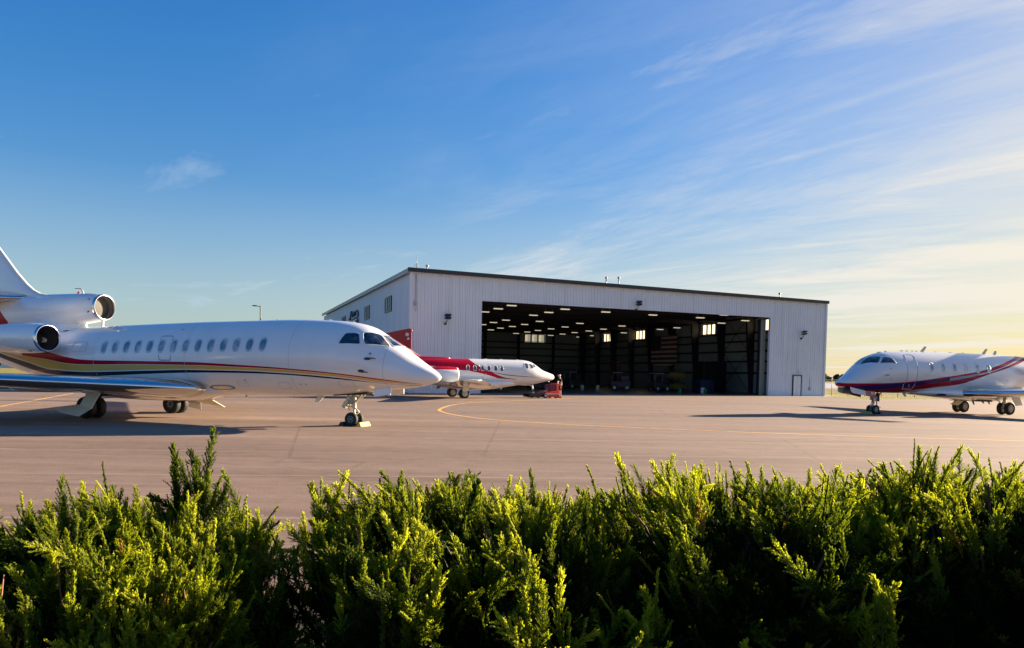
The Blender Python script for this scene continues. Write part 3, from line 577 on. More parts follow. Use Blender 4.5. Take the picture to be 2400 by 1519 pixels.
    for sg in (-1, 1):
        x, y = -11.25, sg * 1.35; g = MB()
        g.tube([(x + .05, y, 1.1), (x + .1, y, .42)], .09).tube([(x + .08, y, .6), (x - .05, y, .37)], .07).tube([(x, y - .24, .36), (x, y + .24, .36)], .05).tube([(x + .1, y, .6), (x + .5, y - sg * .3, .9)], .03).tube([(x + .1, y + .06, 1.0), (x + .2, y + .1, .7), (x + .1, y + .1, .4)], .018)
        m = g.build('main_gear', [M['cream']], root)
        for q in (-1, 1): wheel_mb(MB(), (x - .05, y + q * .21, .36), .36, .24, .56).build('wheel', [M['rubber'], M['hub'], M['darkmetal']], m)
        d = MB(); prism(d, [(11.0, 1.12), (11.75, 1.1), (12.0, .56), (11.45, .52)], y + sg * .4 - .012, y + sg * .4 + .012, y2=sg * .1); d.build('gear_door', M['white_matt'], root, fixn=True)
    d = MB(); prism(d, [(9.7, .80), (10.8, .78), (10.8, .70), (9.7, .72)], -.9, .9); d.build('gear_bay', M['black'], root, fixn=True)
    d = MB(); prism(d, [(10.2, .74), (10.75, .72), (10.5, .42), (9.75, .50)], -.75, -.72, y2=-.6); d.build('gear_door', M['cream'], root, fixn=True)
    return root
jet_right()

# ================================================================== parked plane behind, only its red tail shows
def jet_hidden():
    root = thing('parked_plane', 'plane hidden behind the three-engined jet, only its red fin showing by the hangar', 'plane', (-19.0, 57, 0), PI)
    S = Surf([(0, 1.5, 1.4, .03, 1.45), (.3, 1.75, 1.2, .25, 1.48), (1.2, 2.1, .95, .55, 1.5), (2.2, 2.55, .85, .7, 1.55), (4, 2.6, .8, .75, 1.6), (7, 2.5, .9, .65, 1.65), (9, 2.4, 1.3, .4, 1.85), (11.2, 2.3, 1.9, .12, 2.1)])
    mb = MB(); S.mesh(mb, 50, 36); mb.build('fuselage', M['white'], root)
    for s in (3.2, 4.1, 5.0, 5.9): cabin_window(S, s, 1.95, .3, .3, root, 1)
    d = MB(); t = .07
    poly = [(11.02, 2.1), (11.02, 5.02), (10.92, 5.19), (10.6, 5.13), (9.1, 4.80), (7.6, 2.3)]
    prism(d, poly, -t, t); fin = d.build('fin', worn('deep_red_paint', (.30, .005, .012), .4, .15, 3.), root, fixn=True)
    MB().lathe([(-.02, .14), (.02, .14)], (-10.70, t + .015, 4.70), 'y', 20).lathe([(.02, .14), (.021, .001)], (-10.70, t + .015, 4.70), 'y', 20).build('round_mark', M['hub'], fin)
    d = MB(); prism(d, [(10.9, 4.32), (10.66, 4.32), (10.80, 4.50)], t + .002, t + .015); d.build('triangle_mark', M['white_matt'], fin, fixn=True)
    MB().tube([(-11.0, 0, 4.95), (-11.02, 0, 5.12)], .10, 10).build('tail_light', M['red'], fin)
    wing_pair(root, [(3.6, .5, 1.1, 2.0, .14), (4.4, 5.0, 1.3, 1.1, .12)], M['white'], None)
    wing_pair(root, [(9.6, .1, 2.3, 1.2, .1), (10.2, 2.0, 2.35, .7, .1)], M['red'], None, name='tailplane')
    for s, y in ((1.6, 0), (4.9, 1.2), (4.9, -1.2)):
        g = MB(); g.tube([(-s, y, 1.1), (-s, y, .25)], .04).build('landing_gear', M['white_matt'], root)
        wheel_mb(MB(), (-s, y, .25), .25, .16).build('wheel', [M['rubber'], M['hub'], M['steel']], root)
jet_hidden()

# ================================================================== hangar
HX, HY, HA = -8.68, 61.37, R(21.5)
HW, HD = 45.2, 58.5
def hz(x): return 10.32 - .30 * x / HW          # eave height along the front
def sheetmetal(name, base):
    m = mat(name, base, .42); t = NT(m); o = t.obj(); st = t.noise(t.mapping(o, (2.2, 2.2, .10)), 1., 6, .6); bl = t.noise(o, .3, 4)
    c = t.mix(1., base, t.ramp(st, [(.28, (.86, .85, .83)), (.5, (1, 1, 1))]), 'MULTIPLY'); c = t.mix(1., c, t.ramp(bl, [(.3, (.93, .93, .94)), (.6, (1, 1, 1))]), 'MULTIPLY')
    t.L(c, t.b.inputs['Base Color']); return m
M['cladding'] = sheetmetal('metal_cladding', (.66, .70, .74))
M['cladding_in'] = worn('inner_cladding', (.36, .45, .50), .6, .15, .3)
M['fascia'] = worn('dark_fascia', (.022, .026, .032), .5, .2, 2.)
M['gutter'] = worn('gutter_trim', (.34, .36, .36), .45, .1, 2.)
M['steelframe'] = worn('primer_steel', (.020, .021, .036), .6, .25, 3.)
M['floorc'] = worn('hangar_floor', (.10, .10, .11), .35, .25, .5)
M['frame'] = worn('window_frame_dark', (.03, .035, .04), .4, .2, 5.)
M['blind'] = worn('blind_glass', (.42, .46, .46), .15, .08, 2.)
def clear_glass():
    m = bpy.data.materials.new('frosted_panel'); m.use_nodes = True; t = NT(m); t.n.remove(t.b)
    a = t.new('ShaderNodeBsdfTransparent'); a.inputs[0].default_value = (.82, .78, .70, 1); b = t.new('ShaderNodeBsdfTranslucent'); b.inputs[0].default_value = (.75, .7, .6, 1)
    mx = t.new('ShaderNodeMixShader'); mx.inputs[0].default_value = .3; t.L(a.outputs[0], mx.inputs[1]); t.L(b.outputs[0], mx.inputs[2])
    t.L(mx.outputs[0], t.n['Material Output'].inputs[0]); return m
M['frost'] = clear_glass()
def ribbed(mb, x0, x1, z0, z1, mapf, pitch=.305, h=.038, mat=0, ztop=None):
    """ribbed sheet: mapf(x, out, z) -> point"""
    xs = []; k0 = math.ceil(x0 / pitch); x = k0 * pitch; xs.append((x0, 0.))
    while x < x1 - .001:
        for d, o in ((-.045, 0), (-.025, h), (.025, h), (.045, 0)):
            if x0 < x + d < x1: xs.append((x + d, o))
        m = x + pitch / 2
        for d, o in ((-.04, 0), (-.03, .008), (.03, .008), (.04, 0)):
            if x0 < m + d < x1: xs.append((m + d, o))
        x += pitch
    xs.append((x1, 0.)); n = len(xs)
    v = [mapf(a, o, z0) for a, o in xs] + [mapf(a, o, ztop(a) if ztop else z1) for a, o in xs]
    mb.add(v, [(i, i + 1, n + i + 1, n + i) for i in range(n - 1)], mat)
WINS = [(7.5, 10.4), (18.6, 21.6), (35.8, 38.7), (46.2, 49.1)]; WZ = (7.43, 8.92)
def hangar():
    root = thing('hangar', 'large pale grey ribbed metal hangar with a wide open front and dark roof edge', 'hangar', (HX, HY, 0), HA)
    DX0, DX1, DZ = 6.3, 37.86, 8.12
    fm = lambda x, o, z: (x, -o, z)
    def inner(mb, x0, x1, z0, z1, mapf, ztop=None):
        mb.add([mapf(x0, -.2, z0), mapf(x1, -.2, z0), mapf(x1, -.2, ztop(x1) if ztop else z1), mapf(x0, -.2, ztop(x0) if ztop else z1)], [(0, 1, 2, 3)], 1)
    mb = MB(); ht = lambda x: hz(x) - .02
    for a in ((0, DX0, 0, 0, ht), (DX1, HW, 0, 0, ht), (DX0, DX1, DZ, 0, ht)):
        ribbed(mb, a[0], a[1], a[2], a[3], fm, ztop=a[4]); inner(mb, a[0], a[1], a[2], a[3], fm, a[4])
    for x in (DX0, DX1): mb.box((x + (.03 if x > 20 else -.03), .1, DZ / 2), (.10, .30, DZ), mat=2)
    mb.box(((DX0 + DX1) / 2, .1, DZ + .02), (DX1 - DX0, .30, .08), mat=2)
    mb.build('front_wall', [M['cladding'], M['cladding_in'], M['cladding']], root)
    MB().box((-.02, -.02, 5.1), (.22, .22, 10.2)).build('corner_trim', M['cladding'], root)
    MB().box((HW + .02, -.02, 4.95), (.22, .22, 9.9)).build('corner_trim', M['cladding'], root)
    def side(name, mapf, zt, L, wins, wins_z=WZ):
        mb = MB(); segs = []; x = 0.
        for a, b in wins: segs += [(x, a, 0, None), (a, b, 0, wins_z[0]), (a, b, wins_z[1], None)]; x = b
        segs.append((x, L, 0, None))
        for a, b, z0, z1 in segs:
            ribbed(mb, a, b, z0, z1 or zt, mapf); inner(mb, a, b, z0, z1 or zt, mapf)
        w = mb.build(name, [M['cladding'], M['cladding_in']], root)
        return w
    lm = lambda y, o, z: (-o, HD - y, z); rm = lambda y, o, z: (HW + o, y, z); bm = lambda x, o, z: (HW - x, HD + o, z)
    flipw = [(HD - b, HD - a) for a, b in WINS[::-1]]
    side('side_wall', lm, 10.3, HD, flipw); side('side_wall', rm, 10.0, HD, WINS)
    side('back_wall', bm, 10.1, HW, [(HW - 38.5, HW - 34.4)], (7.43, 8.95))
    # windows: dark frame with two mullions, three panes
    def win(c, u, w, h, pane, out):
        f = MB(); u = Vector(u); n = Vector(out)
        def bar(p, a, b, d=.14): f.box(p, (abs(u.x) * a + abs(n.x) * d, abs(u.y) * a + abs(n.y) * d, b))
        c = Vector(c)
        for k in (-1, -1 / 3, 1 / 3, 1): bar(c + u * (w / 2 - .1) * k, .24 if k < 1 else .12, h)
        for k in (-1, 1): bar(c + Vector((0, 0, k * (h / 2 - .07))), w - .3, .16 if k > 0 else .08, .13)
        o = f.build('window', M['frame'], root)
        for k in (-1, 0, 1):
            q = c + u * k * (w / 3); MB().box(q, (abs(u.x) * (w / 3 - .12) + abs(n.x) * .02, abs(u.y) * (w / 3 - .12) + abs(n.y) * .02, h - .2)).build('window_pane', pane, o)
    zc, hh = sum(WZ) / 2, WZ[1] - WZ[0]
    for a, b in WINS:
        win((-.05, (a + b) / 2, zc), (0, 1, 0), b - a, hh, M['blind'], (1, 0, 0)); win((HW + .02, (a + b) / 2, zc), (0, 1, 0), b - a, hh, M['frost'], (1, 0, 0))
    win((36.45, HD + .02, 8.19), (1, 0, 0), 4.1, 1.5, M['frost'], (0, 1, 0))
    # roof sheet and trims
    mb = MB(); e = .25
    v = [(-e, -e, hz(0)), (HW + .1, -e, hz(HW)), (HW + .1, HD + e, 10.25), (-e, HD + e, 10.6)]
    mb.add(v + [(a, b, c + .16) for a, b, c in v], [(3, 2, 1, 0), (4, 5, 6, 7), (0, 1, 5, 4), (1, 2, 6, 5), (2, 3, 7, 6), (3, 0, 4, 7)]); mb.build('roof', M['steelframe'], root)
    mb = MB(); z0, z1 = hz(-.3), hz(HW + .3)
    for a, b in (((-.31, -.34), (HW + .33, -.34)),):
        v = [(-.34, -.32, z0 - .14), (HW + .16, -.32, z1 - .14), (HW + .16, -.32, z1 + .16), (-.34, -.32, z0 + .2)]
        mb.add(v + [(p[0], p[1] + .12, p[2]) for p in v], [(0, 1, 2, 3), (7, 6, 5, 4), (0, 4, 5, 1), (1, 5, 6, 2), (2, 6, 7, 3), (3, 7, 4, 0)])
    mb.build('roof_fascia', M['fascia'], root)
    mb = MB(); v = [(-.33, -.19, z0 - .22), (-.33, HD + .3, 10.38), (-.33, HD + .3, 10.74), (-.33, -.19, z0 + .15)]
    mb.add(v + [(p[0] + .14, p[1], p[2]) for p in v], [(3, 2, 1, 0), (4, 5, 6, 7), (0, 1, 5, 4), (1, 2, 6, 5), (2, 3, 7, 6), (3, 0, 4, 7)]); mb.build('gutter', M['gutter'], root)
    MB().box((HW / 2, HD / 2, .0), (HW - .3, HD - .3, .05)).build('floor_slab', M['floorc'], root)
    # steel frames, girts, roof beams, bracing
    for k in range(1, 11):
        y = 5.55 * k - .1
        if y > HD - 1: break
        for sg, xx in ((-1, HW - .25), (1, .25)):
            mb = MB(); v = []
            for z, d in ((0.02, .42), (9.6, 1.25)):
                for dx, dy in ((0, -.16), (-sg * -d, -.16), (-sg * -d, .16), (0, .16)): v.append((xx + dx, y + dy, z))
            mb.add(v, [(3, 2, 1, 0), (4, 5, 6, 7), (0, 1, 5, 4), (1, 2, 6, 5), (2, 3, 7, 6), (3, 0, 4, 7)]); mb.build('column', M['steelframe'], root, fixn=True)
        MB().box((HW / 2, y, 9.35), (HW - 3, .3, .9)).build('roof_beam', M['steelframe'], root)
    for z in (2.4, 3.82, 5.05, 6.29, 7.30, 9.05):
        for xx in (HW - .36, .36): MB().box((xx, HD / 2, z), (.16, HD - 1, .20)).build('girt', M['steelframe'], root)
        MB().box((HW / 2, HD - .36, z), (HW - 1.2, .16, .20)).build('girt', M['steelframe'], root)
    for x in (7., 14., 20.5, 27, 33.2, 39.9): MB().box((x, HD - .55, 4.9), (.34, .5, 9.8)).build('column', M['steelframe'], root)
    for (ya, yb) in ((11.4, 16.2),):
        for za, zb in ((.3, 5.0), (5.0, 9.4)):
            MB().tube([(HW - .6, ya, za), (HW - .6, yb, zb)], .035, 6).build('brace_rod', M['steelframe'], root); MB().tube([(HW - .65, ya, zb), (HW - .65, yb, za)], .035, 6).build('brace_rod', M['steelframe'], root)
    # sliding door leaves stacked at the right jamb
    for k in range(4):
        mb = MB(); x0 = DX1 - .42; y = .55 + .28 * k
        ribbed(mb, x0 - .34 + .16 * k, x0 + .32, .05, 7.9, lambda x, o, z, y=y: (x, y - o, z), pitch=.42); mb.box((x0 - .34 + .16 * k, y + .05, 4), (.08, .12, 7.9), mat=1); mb.build('sliding_door_leaf', [M['greygreen'], M['steelframe']], root)
    # personnel door, downpipe, flood lights, conduit, vents, aerial
    d = MB(); d.box((41.56, -.06, 1.06), (1.0, .06, 2.06)); dd = d.build('door', M['cladding'], root)
    f = MB(); f.box((41.01, -.07, 1.08), (.09, .12, 2.14)).box((42.11, -.07, 1.08), (.09, .12, 2.14)).box((41.56, -.07, 2.18), (1.19, .12, .09)); f.build('door_frame', M['frame'], dd)
    MB().box((41.93, -.12, 1.02), (.12, .06, .05)).build('handle', M['steel'], dd)
    MB().box((41.8, -.10, 2.55), (.18, .12, .16)).build('door_lamp', M['white_matt'], root)
    MB().tube([(43.3, -.07, 2.0), (43.3, -.07, .95)], .02, 6).box((43.3, -.08, .78), (.22, .10, .34)).build('switch_box', M['grey'], root)
    MB().tube([(.42, -.07, 10.1), (.42, -.07, 7.9), (.30, -.07, 7.7)], .03, 6).box((.36, -.1, 7.55), (.22, .12, .36)).tube([(.42, -.07, 7.4), (.42, -.07, 6.9)], .02, 6).build('conduit', M['gutter'], root)
    for x, z in ((3.12, 6.42), (21.9, 8.55), (42.0, 6.52)):
        b = MB(); b.tube([(x - .1, -.06, z - .45), (x - .1, -.32, z - .40), (x, -.36, z - .1)], .035, 8).box((x - .1, -.08, z - .46), (.18, .1, .18)); o = b.build('flood_light', M['black'], root)
        for k in (0, 1): MB().box((x + .02, -.42, z + .02 + .24 * k), (.52, .34, .10), rx=-.35).build('lamp_head', M['black'], o)
    MB().box((44.3, -.05, hz(44) - .75), (.75, .05, .06), ry=.08).build('light_reflector', M['white_matt'], root)
    for x, y, h in ((1.5, .5, .6), (20.2, 3., 1.1), (21.6, 3., 1.2), (41.6, 3., .8)):
        MB().tube([(x, y, 10.3), (x, y, 10.25 + h)], .06, 10).lathe([(10.2 + h, .14), (10.32 + h, .14), (10.36 + h, .02)], (x, y, 0), 'z', 12).build('vent_pipe', M['gutter'], root)
    a = MB().tube([(.55, .35, 10.3), (.55, .35, 11.6)], .022, 6)
    for k in range(4): a.tube([(.55, .35, 11.0), (.55 + .25 * math.cos(k * PI / 2), .35 + .25 * math.sin(k * PI / 2), 10.72)], .012, 5)
    a.build('aerial', M['gutter'], root)
    # script lettering on the left wall (reads towards the viewer along the wall)
    def wr(pts, name='sign_stroke', r=.055): MB().tube([(-.16, y, z) for y, z in pts], r, 6).build(name, M['fascia'], root)
    wr([(32.3, 8.30), (31.9, 8.12), (31.2, 8.20), (30.9, 8.6), (30.6, 9.0), (30.1, 9.02)], r=.085); wr([(29.9, 8.3), (29.6, 8.9), (29.4, 8.3), (29.0, 8.35)]); wr([(28.8, 8.35), (28.6, 8.95), (28.3, 8.35)])
    wr([(28.0, 8.35), (27.8, 8.8), (27.5, 8.35), (27.3, 8.85)]); wr([(27.0, 8.95), (26.9, 8.4)]); wr([(26.5, 8.85), (26.1, 8.95)]); wr([(25.9, 8.8), (25.5, 8.7), (25.4, 8.15)], r=.085)
    wr([(31.6, 8.02), (28.5, 8.06), (25.4, 8.12)], r=.05); wr([(29.2, 7.62), (27.5, 7.66), (26.3, 7.70)], r=.06); wr([(26.2, 7.95), (25.3, 7.68), (26.2, 7.42)], r=.09)
    return root
hangar()
HM = Matrix.Translation((HX, HY, 0)) @ Matrix.Rotation(HA, 4, 'Z')
def hw(x, y, z=0.): return HM @ Vector((x, y, z))
# ceiling lights
M['lamp'] = mat('lamp_lens', (.9, .9, .8), .5, emis=(1., .86, .58), estr=.14)
lp = [(12.1,15.7),(12,11.2),(11.9,7.1),(18.4,16.8),(18.3,12.3),(18.1,7.8),(23.2,8.4),(18.8,35.7),(18.6,30.8),(18.5,25.9),(23.9,46.6),(23.6,41.5),(23.7,36.9),(23.5,31.8),(22.9,25.3),(30.8,53.2),(30.7,48.1),(30.4,43.1),(30.4,38.2),(30.2,33),(28.7,25.4),(37.9,54.8),(37.7,49.6),(37.4,44.5),(37.2,39.2),(36.9,34),(35.6,26.4),(44.2,56.4),(44,50.8),(43.9,45.7),(43.8,40),(29.3,8.8),(35.7,9),(35.5,4.5),(42.7,14.3),(42.4,9.5),(43.4,24.9),(43.6,29.4)]
proto = None
for k, (x, y) in enumerate(lp):
    p = hw(x, y, 8.52)
    if proto is None:
        mb = MB(); mb.box((0, 0, .10), (1.0, .36, .06), mat=1).box((0, 0, .02), (.94, .32, .08), mat=0, taper=1.04).tube([(-.4, 0, .12), (-.4, 0, .45)], .015, 5, 1).tube([(.4, 0, .12), (.4, 0, .45)], .015, 5, 1)
        proto = mb.build('ceiling_light', [M['lamp'], M['grey']]); o = proto
    else: o = proto.copy(); COL.objects.link(o)
    o.location = p; o.rotation_euler = (0, 0, HA)
    tag(o, 'lit flat lamp hanging from the hangar ceiling inside the open front', 'light', 'ceiling lights in the hangar')
# flag on the right inner wall
def flag_mat():
    m = mat('flag_cloth', (.5, .5, .5), .8); t = NT(m); x = t.new('ShaderNodeSeparateXYZ'); t.L(t.obj(), x.inputs[0])
    z = t.math('MULTIPLY', x.outputs[2], 1 / 4.2); y = t.math('MULTIPLY', x.outputs[1], 1 / 6.6)
    st = t.math('GREATER_THAN', t.math('FRACT', t.math('MULTIPLY', z, 6.5)), .5)
    c = t.mix(st, (.16, .03, .05), (.62, .60, .62)); can = t.math('MULTIPLY', t.math('GREATER_THAN', z, 7 / 13), t.math('GREATER_THAN', y, .6))
    fy = t.math('ABSOLUTE', t.math('SUBTRACT', t.math('FRACT', t.math('MULTIPLY', y, 27)), .5)); fz = t.math('ABSOLUTE', t.math('SUBTRACT', t.math('FRACT', t.math('MULTIPLY', z, 18)), .5))
    star = t.math('LESS_THAN', t.math('ADD', fy, fz), .3)
    t.L(t.mix(can, c, t.mix(star, (.01, .012, .06), (.4, .4, .42))), t.b.inputs['Base Color']); return m
mb = MB(); nu, nv = 40, 16
v = [(.10 * math.sin(u / nu * 9) * (1 - w / nv * .5), u / nu * 6.6, w / nv * 4.2 - .25 * math.sin(PI * u / nu) * (1 - .3 * w / nv)) for w in range(nv + 1) for u in range(nu + 1)]
mb.add(v, [(w * (nu + 1) + u, w * (nu + 1) + u + 1, (w + 1) * (nu + 1) + u + 1, (w + 1) * (nu + 1) + u) for w in range(nv) for u in range(nu)], 0, True)
fl = mb.build('flag', flag_mat()); fl.location = hw(HW - 1.5, 25.2, 3.55); fl.rotation_euler = (0, 0, HA)
tag(fl, 'large red and white striped flag with dark starred corner on the hangar side wall', 'flag')
# things standing about inside the hangar
def at(o, x, y, rz=0.): o.location = hw(x, y, .03); o.rotation_euler = (0, 0, HA + rz)
def bin_(x, y, label):
    r = thing('waste_bin', label, 'bin'); g = M.setdefault('green', worn('green_plastic', (.012, .20, .09), .5, .2, 8.))
    MB().lathe([(0, .26), (.02, .28), (.85, .33), (.88, .35), (.88, .3)], (0, 0, 0), 'z', 18).build('bin_body', g, r); MB().lathe([(.87, .35), (.93, .33), (.96, .1), (.96, .001)], (0, 0, 0), 'z', 18).build('lid', g, r); at(r, x, y); r.scale = (.55, .55, .55)
bin_(29.2, 3.2, 'green waste bin standing alone just inside the hangar front, left one of two'); bin_(33.1, 4.2, 'green waste bin beside the blue trolley inside the hangar, right one of two')
def cabinet(x, y, w, d, h, label, m=M['black'], doors=2):
    r = thing('cabinet', label, 'cabinet'); MB().bbox((0, 0, h / 2), (w, d, h), .04).build('cabinet_body', m, r)
    for k in range(doors): MB().box((-w / 2 + w * (k + .5) / doors, -d / 2 - .015, h / 2), (w / doors - .06, .03, h - .2)).build('door', m, r)
    at(r, x, y); return r
cabinet(38.8, 11.2, 3.2, 2.2, 3.6, 'tall black crate at the right side inside the hangar mouth'); 
cabinet(35.4, 7.5, 1.8, 1.2, 1.5, 'low blue trolley cabinet by the green bin inside the hangar', worn('blue_enamel', (.012, .018, .05), .5, .2, 6.), 3)
cabinet(28.5, 30, 3.4, 1.6, 2.6, 'dark stacked cabinet below the striped flag', worn('navy_enamel', (.02, .022, .06), .5, .2, 6.), 3)
cabinet(23, 26, 2.4, 1.4, 1.6, 'dark workbench cabinet left of the flag', M['darkmetal'], 2)
def lift(x, y):
    r = thing('scissor_lift', 'yellow work platform behind the dark crate in the hangar', 'lift'); MB().bbox((0, 0, .55), (2.4, 1.1, .7), .05).build('chassis', M['ochre'], r)
    g = MB()
    for sy in (-.5, .5):
        g.tube([(-1.1, sy, .9), (1.1, sy, 1.5)], .05).tube([(1.1, sy, .9), (-1.1, sy, 1.5)], .05)
    g.build('scissor_arm', M['black'], r); p = MB().box((0, 0, 1.56), (2.4, 1.1, .10), mat=0).box((0, -.54, 2.0), (2.3, .04, .55), mat=0); 
    p.build('platform', M['ochre'], r)
    q = MB()
    for sx in (-1.15, 0, 1.15):
        for sy in (-.52, .52): q.tube([(sx, sy, 1.6), (sx, sy, 2.65)], .03, 6)
    for z in (2.1, 2.65):
        for sy in (-.52, .52): q.tube([(-1.15, sy, z), (1.15, sy, z)], .03, 6)
    q.build('guard_rail', M['black'], r)
    for sx in (-.8, .8):
        for sy in (-.5, .5): wheel_mb(MB(), (sx, sy, .22), .22, .16).build('wheel', [M['rubber'], M['hubdark'], M['steel']], r)
    at(r, x, y)
lift(36.9, 15.5)
def tractor(x, y, rz, label, m):
    r = thing('service_cart', label, 'cart'); MB().bbox((0, 0, .75), (2.4, 1.3, .8), .08).build('cart_body', m, r); MB().bbox((.5, 0, 1.45), (1.0, 1.1, .7), .08).build('engine_cover', m, r)
    q = MB().tube([(-1, -.5, 1.1), (-1, -.5, 2.1), (.2, -.5, 2.1)], .03, 6).tube([(-1, .5, 1.1), (-1, .5, 2.1), (.2, .5, 2.1)], .03, 6).box((-.4, 0, 2.13), (1.3, 1.1, .06)); q.build('canopy', M['grey'], r)
    for sx in (-.75, .75):
        for sy in (-.6, .6): wheel_mb(MB(), (sx, sy, .34), .34, .22).build('wheel', [M['rubber'], M['hub'], M['steel']], r)
    at(r, x, y, rz)
tractor(26.2, 22, .3, 'dark service cart with grey canopy inside the hangar, left of the flag', M['darkmetal']); tractor(30.2, 17, -.5, 'dark service cart below the striped flag in the hangar', worn('plum_enamel', (.05, .02, .06), .5, .2, 6.)); tractor(33.0, 13, .2, 'dark service cart behind the green bins in the hangar', M['darkmetal']); tractor(20.5, 34, 1.2, 'dark service cart deep in the hangar near the back wall', M['darkmetal'])
def steps(x, y, label):
    r = thing('maintenance_stand', label, 'stand'); q = MB()
    for sx in (-.6, .6):
        for sy in (-.5, .5): q.tube([(sx, sy, .1), (sx * .7, sy * .8, 3.4)], .05, 6)
    for z in (1., 1.9, 2.8): q.box((0, 0, z), (1.2, 1.0, .05))
    q.build('stand_frame', M['maroon'], r); MB().box((0, 0, 3.4), (1.1, 1.0, .08)).build('platform', M['maroon'], r); at(r, x, y)
steps(31.6, 21, 'tall narrow purple-red maintenance stand right of the striped flag in the hangar')
def drum(x, y, label, m):
    r = thing('drum', label, 'drum'); MB().lathe([(0, .001), (0, .29), (.3, .29), (.31, .305), (.33, .29), (.6, .29), (.61, .305), (.63, .29), (.9, .29), (.9, .001)], (0, 0, 0), 'z', 18).build('drum_body', m, r); MB().lathe([(.9, .05), (.93, .05), (.93, .001)], (.15, 0, 0), 'z', 10).build('cap', M['steel'], r); at(r, x, y); r.scale = (.7, .7, .7)
drum(25.4, 14, 'white drum beside the white motorbike-like stand in the hangar', M['hub']); drum(22.4, 12, 'grey drum standing on the dark hangar floor', M['grey']); drum(33.8, 5.6, 'pale drum right beside the green bin', M['white_matt'])

# ================================================================== apron, grass, roads
def asphalt():
    m = mat('asphalt', (.2, .17, .15), .85, 0, .25); t = NT(m); o = t.obj()
    big = t.noise(t.mapping(o, (.05, .35, 1)), 1., 5, .6); fine = t.noise(o, 26., 4, .7); mid = t.noise(t.mapping(o, (.16, 2.6, 1), (0, 0, R(3))), 1., 8, .72); st = t.noise(o, .35, 3, .5)
    c = t.ramp(big, [(.3, (.160, .110, .082)), (.5, (.210, .147, .112)), (.72, (.248, .178, .138))])
    c = t.mix(.8, c, t.ramp(mid, [(.30, (.72, .70, .70)), (.5, (1, 1, 1)), (.70, (1.2, 1.2, 1.18))]), 'MULTIPLY')
    c = t.mix(.6, c, t.ramp(t.noise(o, 2.1, 7, .75), [(.34, (.74, .73, .72)), (.5, (1, 1, 1)), (.68, (1.16, 1.16, 1.16))]), 'MULTIPLY'); c = t.mix(.55, c, t.ramp(fine, [(.3, (.55, .55, .55)), (.72, (1.35, 1.35, 1.35))]), 'MULTIPLY')
    c = t.mix(t.math('MULTIPLY', t.ramp(st, [(.66, (0, 0, 0)), (.74, (1, 1, 1))]), .5), c, (.12, .10, .09))
    # rolled lanes: thin seams along one direction
    x = t.new('ShaderNodeSeparateXYZ'); t.L(t.mapping(o, (1, 1, 1), (0, 0, R(-4))), x.inputs[0])
    wob = t.math('MULTIPLY', t.noise(o, .6, 3), .25)
    fr = t.math('ABSOLUTE', t.math('SUBTRACT', t.math('FRACT', t.math('MULTIPLY', t.math('ADD', x.outputs[1], wob), 1 / 3.6)), .5))
    seam = t.math('LESS_THAN', fr, .012); c = t.mix(t.math('MULTIPLY', seam, .40), c, (.36, .28, .22))
    vo = t.new('ShaderNodeTexVoronoi'); vo.feature = 'DISTANCE_TO_EDGE'; vo.inputs['Scale'].default_value = .11; t.L(t.mix(.12, o, t.n[-1].outputs[0]) if False else o, vo.inputs['Vector'])
    ck = t.math('LESS_THAN', t.math('ADD', vo.outputs['Distance'], t.math('MULTIPLY', t.noise(o, 1.7, 4), .016)), .0105); c = t.mix(t.math('MULTIPLY', ck, .5), c, (.11, .085, .07))
    t.L(c, t.b.inputs['Base Color']); t.bump(t.noise(o, 90., 3, .7), .35, .006); return m
M['asphalt'] = asphalt()
def grassmat(name, a, b, c):
    m = mat(name, a, .9, 0, .2); t = NT(m); o = t.obj()
    n = t.noise(o, .12, 5, .6); k = t.ramp(n, [(.3, a), (.5, b), (.7, c)]); f = t.noise(o, 5., 5, .7)
    t.L(t.mix(.7, k, t.ramp(f, [(.3, (.6, .6, .6)), (.7, (1.3, 1.3, 1.3))]), 'MULTIPLY'), t.b.inputs['Base Color']); t.bump(f, .8, .15); return m
M['field'] = grassmat('dry_field', (.16, .15, .045), (.24, .21, .06), (.32, .27, .09)); M['lawn'] = grassmat('green_lawn', (.02, .06, .022), (.03, .085, .03), (.05, .10, .035))
M['taxiway'] = worn('pale_concrete', (.36, .37, .40), .8, .15, .05); M['strip'] = worn('kerb_concrete', (.33, .33, .36), .8, .15, .4)
def sheet(name, pts, z, m):
    o = MB().add([(x, y, z) for x, y in pts], [tuple(range(len(pts)))]).build(name, m); tag(o, kind='structure'); return o
S4 = lambda x0, x1, y0, y1: [(x0, y0), (x1, y0), (x1, y1), (x0, y1)]
sheet('ground', S4(-4000, 4000, -300, 5000), -.012, M['field'])
edge = [(54.7, 77.5), (33.3, 68.7), (32.7, 74.0), (34.2, 78.5), (30, 95), (-30, 90), (-34.5, 50.5)]
sheet('apron', [(-200, 1.0), (200, 1.0), (200, 80.5), (120, 79.)] + edge + [(-45, 49.2), (-200, 46)], 0., M['asphalt'])
sheet('lawn', [(-34, 51.5), (-30, 91), (-70, 85), (-200, 70), (-200, 47.5)], -.006, M['lawn'])
sheet('taxiway', [(26, 150), (700, 165), (700, 420), (26, 330)], -.006, M['taxiway'])
sheet('footpath', [(-200, 46.0), (-45, 49.2), (-34.5, 50.5), (-34.0, 51.9), (-45, 50.6), (-200, 47.6)], .004, M['strip'])
sheet('hangar_threshold', [tuple(hw(-2, -1.6)[:2]), tuple(hw(HW + .5, -1.6)[:2]), tuple(hw(HW + .5, -.05)[:2]), tuple(hw(-2, -.05)[:2])], .004, M['strip'])
